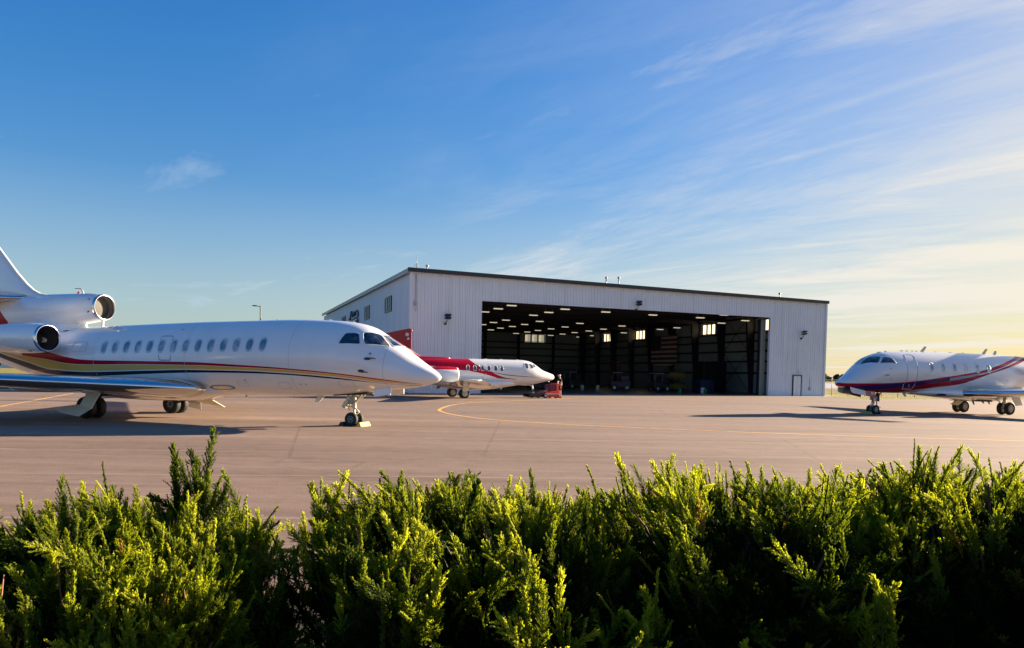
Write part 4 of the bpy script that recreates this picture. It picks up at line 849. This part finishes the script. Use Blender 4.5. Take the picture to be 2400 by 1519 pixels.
def ribbon(name, pts, w, z, m):
    P = np.array(pts, float); d = np.concatenate([[0], np.cumsum(np.linalg.norm(np.diff(P, axis=0), axis=1))]); t = np.linspace(0, d[-1], 140)
    X, Y = pchip(d, P[:, 0], t), pchip(d, P[:, 1], t); tx, ty = np.gradient(X), np.gradient(Y); l = np.hypot(tx, ty); nx, ny = -ty / l * w / 2, tx / l * w / 2
    v = [(X[i] + nx[i], Y[i] + ny[i], z) for i in range(140)] + [(X[i] - nx[i], Y[i] - ny[i], z) for i in range(140)]
    o = MB().add(v, [(i, i + 1, 141 + i, 140 + i) for i in range(139)]).build(name, m); tag(o, kind='structure')
def linepaint():
    m = mat('worn_line_paint', (.55, .30, .06), .8); t = NT(m); o = t.obj(); n = t.noise(o, 3.5, 6, .75); n2 = t.noise(o, .25, 3)
    k = t.math('MULTIPLY', t.ramp(n, [(.36, (.2, .2, .2)), (.5, (1, 1, 1))]), t.ramp(n2, [(.30, (.55, .55, .55)), (.55, (1, 1, 1))]))
    t.L(t.mix(k, (.26, .19, .13), (.74, .38, .05)), t.b.inputs['Base Color']); return m
M['line'] = linepaint()
ribbon('taxi_line', [(5.2, 56.5), (2.76, 52.23), (-.85, 46.44), (-2.81, 42.53), (-3.41, 38.64), (-3.51, 36.22), (-3.47, 34.54), (-3.12, 32.75), (-2.6, 31.2), (-1.82, 29.6), (-.88, 28.22), (1.45, 26.45), (5.13, 24.91), (9.41, 23.6), (15.98, 22.55), (30, 20.9), (60, 18)], .17, .004, M['line'])
ribbon('taxi_line', [(-14, 13), (-21.58, 30.54), (-22.96, 33.91), (-27.52, 44.93), (-28.2, 46.6)], .15, .004, M['line'])
sheet('planting_bed', S4(-30, 30, -6, 5.6), .006, worn('dark_mulch', (.03, .022, .016), .95, .4, 9., bump=.8))

# ================================================================== chocks, tug, person
def chock(name, label, x, y, rz, m):
    o = MB(); o.add([(-.30, -.10, 0), (.30, -.10, 0), (.30, .10, 0), (-.30, .10, 0), (-.28, -.03, .13), (.28, -.03, .13), (.28, .03, .13), (-.28, .03, .13)], [(3, 2, 1, 0), (4, 5, 6, 7), (0, 1, 5, 4), (1, 2, 6, 5), (2, 3, 7, 6), (3, 0, 4, 7)])
    o = o.build(name, m); o.location = (x, y, .002); o.rotation_euler = (0, 0, rz); return tag(o, label, 'chock', 'wheel chocks')
def local(N, rz, s, d): c, q = math.cos(rz), math.sin(rz); x, y = -s, -d; return N[0] + c * x - q * y, N[1] + q * x + c * y
fx = lambda s, d: local((-2.224, 22.565), R(-20), s, d); cx = lambda s, d: local((17.01, 38.11), PI + R(22), s, d)
chock('wheel_chock', 'black rubber chock behind the nosewheel of the three-engined jet', *fx(3.40, .02), PI / 2 - R(20), M['black']); chock('wheel_chock', 'yellow chock in front of the nosewheel of the three-engined jet', *fx(2.76, -.02), PI / 2 - R(20), M['yellow'])
chock('wheel_chock', 'lime green topped chock in front of the nosewheel of the jet on the right', *cx(2.28, .05), PI / 2 + R(22), M['lime']); chock('wheel_chock', 'black chock behind the nosewheel of the jet on the right', *cx(3.02, .05), PI / 2 + R(22), M['black'])
TG = (2.34, 54.80)
def tug():
    r = thing('aircraft_tug', 'low red and black aircraft tug lifting the nosewheel of the red and white jet', 'tug', (TG[0], TG[1], 0), R(26)); r.scale = (.76, .80, .80)
    b = MB().bbox((.62, 0, .33), (1.7, 1.5, .40), .06).bbox((.95, 0, .60), (1.1, 1.3, .22), .06); b.build('tug_body', M['tugred'], r)
    MB().bbox((.62, -.752, .38), (1.6, .03, .14), .008).build('stripe', worn('pale_red_stripe', (.65, .30, .20), .5, .2, 8.), r)
    c = MB().bbox((-.85, 0, .36), (1.5, 1.4, .16), .05); 
    for sy in (-.62, .62): c.bbox((-1.2, sy, .28), (1.3, .18, .36), .05)
    c.box((-.35, 0, .25), (.2, 1.2, .3)).box((-1.7, 0, .12), (.7, .8, .06), ry=.12); c.build('cradle', M['black'], r)
    MB().bbox((.78, 0, 1.0), (.62, 1.1, .62), .08).build('engine_cover', M['maroon'], r)
    MB().bbox((1.25, 0, 1.02), (.24, 1.2, .82), .06).build('rear_panel', M['tugred'], r)
    MB().tube([(.2, -.3, .7), (.35, -.3, .95), (.45, -.1, 1.0)], .025).tube([(.9, .3, 1.3), (.8, .28, 1.55), (.65, .2, 1.6)], .03).box((.1, 0, .66), (.5, .9, .06)).build('control_lever', M['steel'], r)
    MB().tube([(1.55, .1, .3), (1.72, .1, 1.5)], .045).lathe([(1.48, .001), (1.52, .08), (1.6, .08), (1.64, .001)], (1.73, .1, 0), 'z', 12).build('marker_pole', M['cream'], r)
    MB().box((1.5, 0, .30), (.25, .5, .10)).build('tow_hitch', M['tugred'], r)
    for x, y in ((-.15, -.72), (-.15, .72), (1.1, -.6), (1.1, .6)): wheel_mb(MB(), (x, y, .23), .23, .18, .6).build('wheel', [M['rubber'], M['hub'], M['steel']], r)
tug()
def skin(name, joints, bones, m, parent, sub=2):
    me = bpy.data.meshes.new(name); me.from_pydata([j[0] for j in joints], bones, []); me.materials.append(m); o = bpy.data.objects.new(name, me); link(o, parent)
    s = o.modifiers.new('Skin', 'SKIN'); sv = me.skin_vertices[0].data
    for k, j in enumerate(joints): sv[k].radius = j[1]
    sv[0].use_root = True; u = o.modifiers.new('Sub', 'SUBSURF'); u.levels = sub; u.render_levels = sub
    for p in me.polygons: p.use_smooth = True
    return o
def person():
    """standing behind the tug, facing the jet (local +x), head slightly bowed, one arm hanging, one hand on the tug"""
    r = thing('person', 'person in dark shirt and shorts with pale cap standing behind the red tug', 'person', (3.72, 55.95, 0), R(186))
    sk = worn('skin', (.42, .24, .17), .55, .1, 8.); cl = worn('dark_cloth', (.012, .013, .02), .9, .3, 9.); ca = worn('cap_cloth', (.62, .60, .56), .8, .1, 9.)
    J = [((0, 0, .95), (.13, .16)), ((.01, 0, 1.15), (.115, .15)), ((.03, 0, 1.36), (.12, .18)), ((.05, 0, 1.47), (.07, .08)), ((.08, 0, 1.56), (.055, .055)), ((.10, 0, 1.66), (.085, .075)), ((.10, 0, 1.72), (.08, .07)),
         ((0, .10, .90), (.09, .09)), ((.02, .11, .50), (.062, .062)), ((-.02, .11, .10), (.04, .04)), ((.12, .12, .035), (.045, .035)),
         ((0, -.10, .90), (.09, .09)), ((.04, -.11, .50), (.062, .062)), ((.02, -.11, .10), (.04, .04)), ((.16, -.12, .035), (.045, .035)),
         ((.03, .20, 1.42), (.06, .06)), ((-.02, .25, 1.13), (.045, .045)), ((.03, .27, .88), (.032, .032)), ((.04, .27, .80), (.03, .04)),
         ((.03, -.20, 1.42), (.06, .06)), ((.05, -.27, 1.15), (.045, .045)), ((.28, -.22, 1.08), (.032, .032)), ((.36, -.2, 1.08), (.03, .04))]
    B = [(0, 1), (1, 2), (2, 3), (3, 4), (4, 5), (5, 6), (0, 7), (7, 8), (8, 9), (9, 10), (0, 11), (11, 12), (12, 13), (13, 14), (2, 15), (15, 16), (16, 17), (17, 18), (2, 19), (19, 20), (20, 21), (21, 22)]
    for b0, px, py, pz, dx in ((18, .04, .27, .80, 0), (22, .36, -.2, 1.08, 1)):
        for f in range(5):
            a = (f - 2) * .018; n = len(J); L = (.045, .075, .08, .075, .06)[f]
            p = (px + (L if dx else a * .8 + .01), py + (a if dx else .004), pz - (.01 if dx else L)); J.append((p, (.010, .010))); B.append((b0, n)); J.append(((p[0] + (.02 if dx else .012), p[1], p[2] - (.02 if dx else .02)), (.008, .008))); B.append((n, n + 1))
    J.append(((.19, 0, 1.645), (.014, .012))); B.append((5, len(J) - 1))
    body = skin('body', J, B, sk, r)
    skin('shirt', [((0, 0, .93), (.145, .175)), ((.01, 0, 1.15), (.13, .165)), ((.03, 0, 1.37), (.135, .19)), ((.05, 0, 1.47), (.085, .10)), ((.03, .20, 1.42), (.08, .08)), ((-.01, .245, 1.2), (.065, .065)), ((.03, -.20, 1.42), (.08, .08)), ((.05, -.26, 1.2), (.065, .065))], [(0, 1), (1, 2), (2, 3), (2, 4), (4, 5), (2, 6), (6, 7)], cl, r)
    skin('shorts', [((0, 0, .96), (.145, .17)), ((0, .10, .86), (.105, .105)), ((.02, .11, .55), (.085, .085)), ((0, -.10, .86), (.105, .105)), ((.03, -.11, .55), (.085, .085))], [(0, 1), (1, 2), (0, 3), (3, 4)], cl, r)
    MB().lathe([(1.70, .098), (1.75, .095), (1.79, .07), (1.81, .001)], (.09, 0, 0), 'z', 18).box((.20, 0, 1.71), (.14, .14, .015)).build('cap', ca, r)
    for s in (-1, 1):
        MB().bbox((.06 if s > 0 else .10, s * .115, .04), (.28, .10, .08), .02).build('shoe', M['black'], r); MB().lathe([(-.006, .012), (.006, .001)], (.172, s * .032, 1.685), 'x', 8).build('eye', M['black'], r)
        MB().tube([(.09, s * .082, 1.70), (.085, s * .092, 1.67), (.095, s * .085, 1.64)], .012, 6).build('ear', sk, r)
person()

# ================================================================== fence, light pole, far trees and buildings
def fence():
    r = thing('chain_link_fence', 'low chain-link fence on thin posts along the dry grass at right', 'fence', (33.6, 80.5, 0), 0)
    a, b = Vector((0, 0, 0)), Vector((60, -1.5, 0)); n = 33
    fm = bpy.data.materials.new('chain_link'); fm.use_nodes = True; t = NT(fm); o = t.obj()
    w = t.new('ShaderNodeSeparateXYZ'); t.L(o, w.inputs[0]); u = t.math('ADD', w.outputs[0], w.outputs[2]); q = t.math('SUBTRACT', w.outputs[0], w.outputs[2])
    g = [t.math('LESS_THAN', t.math('FRACT', t.math('MULTIPLY', k, 14.)), .10) for k in (u, q)]; k = t.math('MAXIMUM', g[0], g[1])
    t.b.inputs['Base Color'].default_value = (.25, .26, .27, 1); t.L(k, t.b.inputs['Alpha'])
    MB().add([(a.x, a.y, .05), (b.x, b.y, .05), (b.x, b.y, 1.75), (a.x, a.y, 1.75)], [(0, 1, 2, 3)]).build('mesh_panel', fm, r)
    MB().tube([a + Vector((0, .03, 1.78)), b + Vector((0, .03, 1.78))], .025, 6).build('top_rail', M['greygreen'], r)
    for k in range(n + 1):
        p = a.lerp(b, k / n); h = 2.0 if k else 2.4
        MB().tube([p + Vector((0, .03, 0)), p + Vector((0, .03, h))], .035, 6).build('post', M['greygreen'], r)
fence()
def pole(name, label, x, y, h, arm):
    r = thing(name, label, 'street lamp', (x, y, 0), 0); MB().tube([(0, 0, 0), (0, 0, h)], [.11, .07], 10).build('pole', M['greygreen'], r); MB().lathe([(0, .22), (.5, .2), (.52, .1)], (0, 0, 0), 'z', 12).build('base', M['strip'], r)
    MB().tube([(0, 0, h - .12), (-arm * .5, 0, h - .05)], .04, 8).build('arm', M['greygreen'], r); MB().bbox((-arm * .72, 0, h - .03), (arm * .6, .35, .12), .03).build('lamp_head', M['darkmetal'], r)
pole('street_lamp', 'tall lamp post with one flat arm pointing left behind the left jet', -31.3, 90, 9.6, .95)
MB().tube([(1953 and 33.2, 79.6, 0), (33.2, 79.6, 2.6)], .05, 8).build('marker_post', M['greygreen']) and tag(bpy.data.objects['marker_post'], 'taller lone post where the chain-link fence meets the hangar', 'post')
M['farleaf'] = grassmat('far_foliage', (.035, .05, .03), (.05, .065, .04), (.07, .08, .05))
def treeline(name, x0, x1, y, h, n, label):
    v = []; f = []
    for k in range(n):
        x = x0 + (x1 - x0) * RNG.random(); r = h * (.4 + .7 * RNG.random()); cz = r * .45; yy = y + RNG.random() * 40
        for j in range(90):
            d = RNG.normal(size=3); d /= np.linalg.norm(d); c = np.array([x, yy, cz]) + d * np.array([r * .8, r * .6, r * .55]) * (RNG.random() ** .3)
            if c[2] < 0: continue
            a, b = RNG.normal(size=3) * r * .13, RNG.normal(size=3) * r * .13; i = len(v); v += [c - a, c + b, c + a, c - b]; f.append((i, i + 1, i + 2, i + 3))
    o = MB().add(v, f).build(name, M['farleaf']); tag(o, label, None, None, 'stuff'); return o
treeline('far_treeline', 150, 420, 640, 7, 160, 'low dark line of far trees on the horizon at right')
treeline('far_treeline', -420, -200, 560, 7, 90, 'far trees on the horizon at left behind the jet tail')
def shed(x, y, w, d, h, label, m):
    r = thing('far_building', label, 'building', (x, y, 0), .1); MB().box((0, 0, h / 2), (w, d, h)).build('wall', m, r)
    MB().add([(-w / 2 - .3, -d / 2 - .3, h + .01), (w / 2 + .3, -d / 2 - .3, h + .01), (w / 2 + .3, d / 2 + .3, h + .01), (-w / 2 - .3, d / 2 + .3, h + .01), (-w / 2 - .3, 0, h * 1.35), (w / 2 + .3, 0, h * 1.35)], [(3, 2, 1, 0), (0, 1, 5, 4), (2, 3, 4, 5), (1, 2, 5), (3, 0, 4)]).build('roof', M['grey'], r)
    for k in (-.3, 0, .3): MB().box((w * k, -d / 2 - .03, h * .5), (w * .12, .06, h * .35)).build('window', M['frame'], r)
shed(178, 330, 26, 12, 2.6, 'long low pale building far off beyond the fence on the right', M['white_matt'])
shed(-226, 330, 14, 10, 3.2, 'small white building far off beyond the field at the left edge', M['white_matt']); shed(-203, 330, 10, 9, 2.6, 'smaller far white building just right of the other at the left edge', M['white_matt'])
# ================================================================== juniper bushes in front
def leafmat():
    m = bpy.data.materials.new('juniper_leaf'); m.use_nodes = True; t = NT(m); t.n.remove(t.b)
    a = t.new('ShaderNodeAttribute'); a.attribute_name = 'tint'
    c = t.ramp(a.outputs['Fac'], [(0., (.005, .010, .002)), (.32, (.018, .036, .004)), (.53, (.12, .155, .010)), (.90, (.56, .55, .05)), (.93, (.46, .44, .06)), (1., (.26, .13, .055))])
    d = t.new('ShaderNodeBsdfPrincipled'); d.inputs['Roughness'].default_value = .55; d.inputs['Specular IOR Level'].default_value = .35; t.L(c, d.inputs['Base Color'])
    tr = t.new('ShaderNodeBsdfTranslucent'); t.L(t.mix(1., c, (1.5, 1.55, .6), 'MULTIPLY'), tr.inputs[0])
    mx = t.new('ShaderNodeMixShader'); mx.inputs[0].default_value = .6; t.L(d.outputs[0], mx.inputs[1]); t.L(tr.outputs[0], mx.inputs[2])
    t.L(mx.outputs[0], t.n['Material Output'].inputs[0]); return m
M['leaf'] = leafmat(); M['twig'] = worn('juniper_bark', (.11, .055, .035), .85, .4, 30.); M['deadtwig'] = worn('dry_twig', (.30, .12, .07), .85, .3, 30.)
def frame(d):
    d = d / np.linalg.norm(d); r = np.array([0, 0, 1.]) if abs(d[2]) < .9 else np.array([1., 0, 0]); a = np.cross(r, d); a /= np.linalg.norm(a); return d, a, np.cross(d, a)
def template(rng, kind):
    V, F, T = [], [], []; n0 = 0
    def spike(p, d, L, r, ta, tb):
        nonlocal n0
        if L < .12:
            d, a, b = frame(d); k = rng.random() * 6.3
            w = (math.cos(k) * a + math.sin(k) * b) * r * 1.0; m = p + d * L * .55
            V.extend([p, m + w, p + d * L, m - w]); T.extend([ta, (ta + tb) / 2, tb, (ta + tb) / 2])
            F.append((n0, n0 + 1, n0 + 2)); F.append((n0, n0 + 2, n0 + 3))
            n0 += 4; return
        d, a, b = frame(d); k = rng.random() * 6.3
        for j in range(3): V.append(p + r * (math.cos(k + 2.094 * j) * a + math.sin(k + 2.094 * j) * b) + d * L * .35 * 0); T.append(ta)
        m = p + d * L * .55
        for j in range(3): V.append(m + r * 1.05 * (math.cos(k + .5 + 2.094 * j) * a + math.sin(k + .5 + 2.094 * j) * b)); T.append((ta + tb) / 2)
        V.append(p + d * L); T.append(tb)
        for j in range(3):
            q = (j + 1) % 3; F.append((n0 + j, n0 + q, n0 + 3 + j)); F.append((n0 + q, n0 + 3 + q, n0 + 3 + j)); F.append((n0 + 3 + j, n0 + 3 + q, n0 + 6))
        n0 += 7
    bend = rng.normal(size=2) * .16; ax = lambda t: np.array([bend[0] * t * t, bend[1] * t * t, t])
    dx = lambda t: np.array([2 * bend[0] * t, 2 * bend[1] * t, 1.])
    ns, Ls, ang, sub, sl = {'full': (46, .33, .50, 22, .055), 'lead': (40, .085, .42, 10, .04), 'wide': (44, .40, .64, 23, .055)}[kind]
    for i in range(ns):
        t = .12 + .88 * (i / ns) ** .9; az = i * 2.4 + rng.normal() * .4; d, a, b = frame(dx(t)); e = ang * (1 - .35 * t) + rng.normal() * .12
        sd = d * math.cos(e) + (a * math.cos(az) + b * math.sin(az)) * math.sin(e); L = Ls * (1 - .62 * t) * (.75 + .5 * rng.random()); p = ax(t)
        spike(p, sd, L, .0045, .25 + .3 * t, .62 + .35 * t)
        _, sa, sb = frame(sd)
        for j in range(sub):
            u = .12 + .86 * j / sub; az2 = j * 2.3 + rng.random(); e2 = .48 + rng.normal() * .14
            q = p + sd * L * u; dd = sd * math.cos(e2) + (sa * math.cos(az2) + sb * math.sin(az2)) * math.sin(e2); dd = dd + np.array([0, 0, .25])
            spike(q, dd, sl * (1 - .4 * u) * (.7 + .6 * rng.random()), (.0078), .30 + .25 * t + .1 * u, .6 + .3 * t + .1 * rng.random())
    for i in range(5): spike(ax(i / 5), dx(i / 5), .3 if i < 4 else .26, .013 if i < 3 else .011, .3 + .12 * i, .4 + .14 * i)
    return np.array(V), np.array(F), np.array(T)
trng = np.random.default_rng(5)
TPL = {k: [template(trng, k) for _ in range(4)] for k in ('full', 'lead', 'wide')}
def bush(name, label, c, rx, ry, h, nclus, seed, tall=(), bare=.2, lean=(-.22, -.05)):
    rng = np.random.default_rng(seed); root = thing(name, label, 'bush', (c[0], c[1], 0), 0, 'juniper bushes along the front')
    VV, FF, TT = [], [], []; base = 0; stems = MB()
    def plume(p, d, L, tint, kind):
        nonlocal base
        v, f, t = TPL[kind][rng.integers(4)]; d, a, b = frame(d); k = rng.random() * 6.3; a2 = a * math.cos(k) + b * math.sin(k); b2 = np.cross(d, a2)
        w = L * (.8 + .35 * rng.random())
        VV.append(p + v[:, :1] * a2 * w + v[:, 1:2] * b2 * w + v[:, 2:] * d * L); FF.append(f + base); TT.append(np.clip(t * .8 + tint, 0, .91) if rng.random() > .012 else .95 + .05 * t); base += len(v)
    def surf(az, el, rho):
        lump = 1 + .07 * math.sin(3 * az + seed) * math.cos(2 * el) + .07 * math.sin(7 * az + 2 * seed)
        ce, se = math.cos(el) ** .62, math.sin(el) ** .62; return np.array([rx * math.cos(az) * ce, ry * math.sin(az) * ce, h * se]) * rho * (lump if el < .9 else 1.)
    def clump(p, out, n, spread, L, tint, kinds=('full', 'wide', 'full', 'lead', 'lead'), stem=True):
        for j in range(n):
            q = p + rng.normal(size=3) * spread; l = L * (.65 + .6 * rng.random()); kd = kinds[rng.integers(len(kinds))]; l *= 1.45 if kd == 'lead' else 1
            d = out + rng.normal(size=3) * .24; plume(q - d / np.linalg.norm(d) * l * .6, d, l, tint + rng.normal() * .06, kd)
        if stem:
            e = p - out / np.linalg.norm(out) * L * .3; b0 = np.array([rng.normal() * .08, rng.normal() * .1, 0.]); m = b0 * .5 + e * .5 + np.array([0, 0, -.12])
            stems.tube([b0, m, e], [.022, .013, .006], 5, caps=False)
    for k in range(nclus):
        az = rng.random() * 2 * PI; el = math.asin(min(1, .08 + .92 * rng.random() ** .8)); rho = .88 + .13 * rng.random(); p = surf(az, el, rho)
        if p[1] < (.02 if bare > .5 else -.2) * ry and p[2] < (.95 if bare > .5 else .66) * h and rng.random() < bare: continue
        if math.sin(5.1 * p[0] + seed) * math.sin(6.3 * p[2] + 2.2 * p[1] + seed) > .52: continue
        n = np.array([p[0] / rx ** 2, p[1] / ry ** 2, p[2] / h ** 2]); n /= np.linalg.norm(n)
        out = n * .55 + np.array([lean[0], lean[1], .75]) + rng.normal(size=3) * .18
        clump(p, out, rng.integers(8, 14), .065, .30 if p[2] < h * .8 else .24, -.02 + rng.normal() * .07)
        if rng.random() < .22:
            q = p + rng.normal(size=3) * .05; dd = out / np.linalg.norm(out); stems.tube([np.zeros(3), q * .6 + np.array([0, 0, -.05]), q - dd * .15, q + rng.normal(size=3) * .02, q + dd * .12 + rng.normal(size=3) * .03], [.012, .007, .006, .005, .002], 5, 1, caps=False)
    for k in range(int(nclus * .55)):
        az = rng.random() * 2 * PI; el = math.asin(.45 + .55 * rng.random()); p = surf(az, el, .90 + .10 * rng.random())
        if p[1] < -.25 * ry: continue
        clump(p, np.array([lean[0], lean[1], 1.]) + rng.normal(size=3) * .3, 7, .05, .19, .02 + rng.normal() * .06, ('full', 'wide', 'full', 'lead'), False)
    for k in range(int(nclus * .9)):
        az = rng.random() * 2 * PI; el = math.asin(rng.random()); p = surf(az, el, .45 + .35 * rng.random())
        clump(p, np.array([p[0], p[1], .8]) + rng.normal(size=3) * .2, 3, .09, .36, -.30, ('full', 'wide'), False)  # inner plumes tinted darker, putting shade of the gaps into their colour
    for x, y, z, n, L, tint in tall: clump(np.array([x - c[0], y - c[1], z - .07]), np.array([-.12, 0, 1.]) + rng.normal(size=3) * .1, n, .05, L, tint, ('full', 'lead', 'full'))
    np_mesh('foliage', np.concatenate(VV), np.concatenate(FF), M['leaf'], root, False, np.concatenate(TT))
    stems.build('woody_stem', [M['twig'], M['deadtwig']], root)
    return root
bush('juniper_bush', 'leftmost juniper bush, low and wide with one dark sprout standing above it', (-2.15, 3.5), 1.05, 1.30, .97, 235, 3, [(-1.80, 4.0, 1.27, 12, .28, -.18), (-1.78, 3.95, 1.14, 10, .30, -.16), (-1.62, 3.9, 1.13, 8, .26, -.12), (-2.5, 3.9, 1.02, 6, .24, .08)])
bush('juniper_bush', 'second juniper bush from the left, right of the gap where the asphalt shows', (-.22, 3.8), .98, 1.22, 1.05, 250, 8, [(-.98, 3.9, 1.14, 8, .30, .02)], .70)
bush('juniper_bush', 'third juniper bush from the left, in front of the open hangar', (1.22, 4.0), 1.02, 1.10, 1.11, 255, 14, [], .82)
bush('juniper_bush', 'rightmost and tallest juniper bush with two sprouts standing above its top', (2.9, 4.15), 1.15, 1.12, 1.18, 275, 21, [(2.38, 4.15, 1.36, 12, .20, -.05), (2.36, 4.15, 1.24, 8, .22, -.05), (2.78, 4.2, 1.34, 8, .20, -.02)], .94)

# ================================================================== sky, sun, camera
SUN_AZ, SUN_EL = R(62), R(14.2)          # clockwise from +Y, above the horizon
def world():
    w = bpy.data.worlds.new('World'); SC.world = w; w.use_nodes = True; t = NT(w); bg = t.n['Background']
    sky = t.new('ShaderNodeTexSky'); sky.sky_type = 'NISHITA'; sky.sun_disc = False; sky.sun_elevation = SUN_EL; sky.sun_rotation = SUN_AZ
    sky.air_density = 1.0; sky.dust_density = 1.2; sky.ozone_density = 2.0; sky.altitude = 200
    hs = t.new('ShaderNodeHueSaturation'); hs.inputs['Saturation'].default_value = 1.46; hs.inputs['Hue'].default_value = .511; hs.inputs['Value'].default_value = 1.; t.L(sky.outputs[0], hs.inputs['Color'])
    bw = t.new('ShaderNodeRGBToBW'); t.L(hs.outputs[0], bw.inputs[0]); ky = t.math('DIVIDE', 1., t.math('ADD', 1., t.math('MULTIPLY', bw.outputs[0], 1 / 4.)))
    vs = t.new('ShaderNodeVectorMath'); vs.operation = 'SCALE'; t.L(hs.outputs[0], vs.inputs[0]); t.L(ky, vs.inputs['Scale'])
    tc = t.new('ShaderNodeTexCoord'); n = t.new('ShaderNodeSeparateXYZ'); t.L(tc.outputs['Generated'], n.inputs[0]); x, y, z = n.outputs
    zz = t.math('ADD', t.math('MAXIMUM', z, 0.), .07); cx = t.new('ShaderNodeCombineXYZ'); t.L(t.math('DIVIDE', x, zz), cx.inputs[0]); t.L(t.math('DIVIDE', y, zz), cx.inputs[1])
    P = t.mapping(cx.outputs[0], (1, 1, 1), (0, 0, R(-48)))
    wisp = t.noise(t.mapping(P, (.95, .26, 1)), 1., 10, .62, 1.1); fine = t.noise(t.mapping(P, (1.9, .75, 1)), 1., 9, .7, .8); big = t.noise(t.mapping(P, (.30, .16, 1)), 1., 3, .5)
    d = t.math('ADD', t.math('MULTIPLY', wisp, .72), t.math('MULTIPLY', fine, .28))
    # cloud cover grows towards the sun's side and thins overhead
    side = t.new('ShaderNodeMapRange'); t.L(t.math('ADD', t.math('MULTIPLY', x, .85), t.math('MULTIPLY', y, .1)), side.inputs[0]); side.inputs[1].default_value = -.25; side.inputs[2].default_value = .55; side.inputs[3].default_value = -.10; side.inputs[4].default_value = -.015
    low = t.new('ShaderNodeMapRange'); t.L(z, low.inputs[0]); low.inputs[1].default_value = .10; low.inputs[2].default_value = .48; low.inputs[3].default_value = .05; low.inputs[4].default_value = -.10
    d = t.math('ADD', t.math('ADD', d, t.math('MULTIPLY', t.math('SUBTRACT', big, .5), .42)), t.math('ADD', side.outputs[0], low.outputs[0]))
    k = t.ramp(d, [(.41, (0, 0, 0)), (.52, (.38, .38, .38)), (.62, (.92, .92, .92))])
    veil = t.new('ShaderNodeMapRange'); t.L(z, veil.inputs[0]); veil.inputs[1].default_value = 0.; veil.inputs[2].default_value = .24; veil.inputs[3].default_value = .50; veil.inputs[4].default_value = 0.
    v2 = t.new('ShaderNodeMapRange'); t.L(z, v2.inputs[0]); v2.inputs[1].default_value = .06; v2.inputs[2].default_value = .50; v2.inputs[3].default_value = .62; v2.inputs[4].default_value = .06
    s2 = t.new('ShaderNodeMapRange'); t.L(x, s2.inputs[0]); s2.inputs[1].default_value = -.35; s2.inputs[2].default_value = .45
    soft = t.ramp(t.math('ADD', t.math('MULTIPLY', t.noise(t.mapping(P, (1.1, .42, 1)), 1., 9, .62, 1.0), .7), t.math('MULTIPLY', t.noise(t.mapping(P, (2.4, .8, 1)), 1., 8, .65, .6), .3)), [(.42, (.02, .02, .02)), (.50, (.40, .40, .40)), (.57, (1, 1, 1))])
    veil2 = t.math('MULTIPLY', t.math('MULTIPLY', v2.outputs[0], s2.outputs[0]), soft)
    sd = Vector((math.sin(SUN_AZ) * math.cos(SUN_EL), math.cos(SUN_AZ) * math.cos(SUN_EL), math.sin(SUN_EL)))
    dt = t.new('ShaderNodeVectorMath'); dt.operation = 'DOT_PRODUCT'; t.L(tc.outputs['Generated'], dt.inputs[0]); dt.inputs[1].default_value = sd
    cc = t.ramp(dt.outputs['Value'], [(.1, (2.0, 2.45, 3.0)), (.6, (3.0, 3.0, 3.0)), (.95, (3.6, 3.3, 2.75))])
    c = t.mix(t.math('MAXIMUM', t.math('MAXIMUM', k, veil2), veil.outputs[0]), vs.outputs[0], cc)
    t.L(c, bg.inputs['Color']); bg.inputs['Strength'].default_value = .061
world()
sl = bpy.data.lights.new('sun', 'SUN'); sl.energy = 5.0; sl.angle = R(.5); sl.color = (1., .80, .58)
so = bpy.data.objects.new('sun', sl); link(so); d = Vector((math.sin(SUN_AZ) * math.cos(SUN_EL), math.cos(SUN_AZ) * math.cos(SUN_EL), math.sin(SUN_EL))); so.rotation_euler = d.to_track_quat('Z', 'Y').to_euler(); so.location = (30, 20, 20)
cam = bpy.data.cameras.new('camera'); co = bpy.data.objects.new('camera', cam); link(co); SC.camera = co
cam.sensor_width = 36; cam.lens = 36 * 1700 / 2400; cam.clip_end = 12000; cam.clip_start = .1; cam.shift_y = (941 - 759.5) / 2400
p, r = R(-2.2), R(1.09); F = Vector((0, math.cos(p), math.sin(p))); X0 = Vector((1, 0, 0)); U0 = X0.cross(F); Xr = X0 * math.cos(r) + U0 * math.sin(r); Ur = -X0 * math.sin(r) + U0 * math.cos(r)
co.matrix_world = Matrix(((Xr.x, Ur.x, -F.x, 0), (Xr.y, Ur.y, -F.y, 0), (Xr.z, Ur.z, -F.z, 1.8), (0, 0, 0, 1)))
SC.view_settings.view_transform = 'Standard'; SC.view_settings.look = 'None'; SC.view_settings.gamma = 1; SC.view_settings.exposure = 2.15
SC.cycles.max_bounces = 8; SC.cycles.transparent_max_bounces = 12
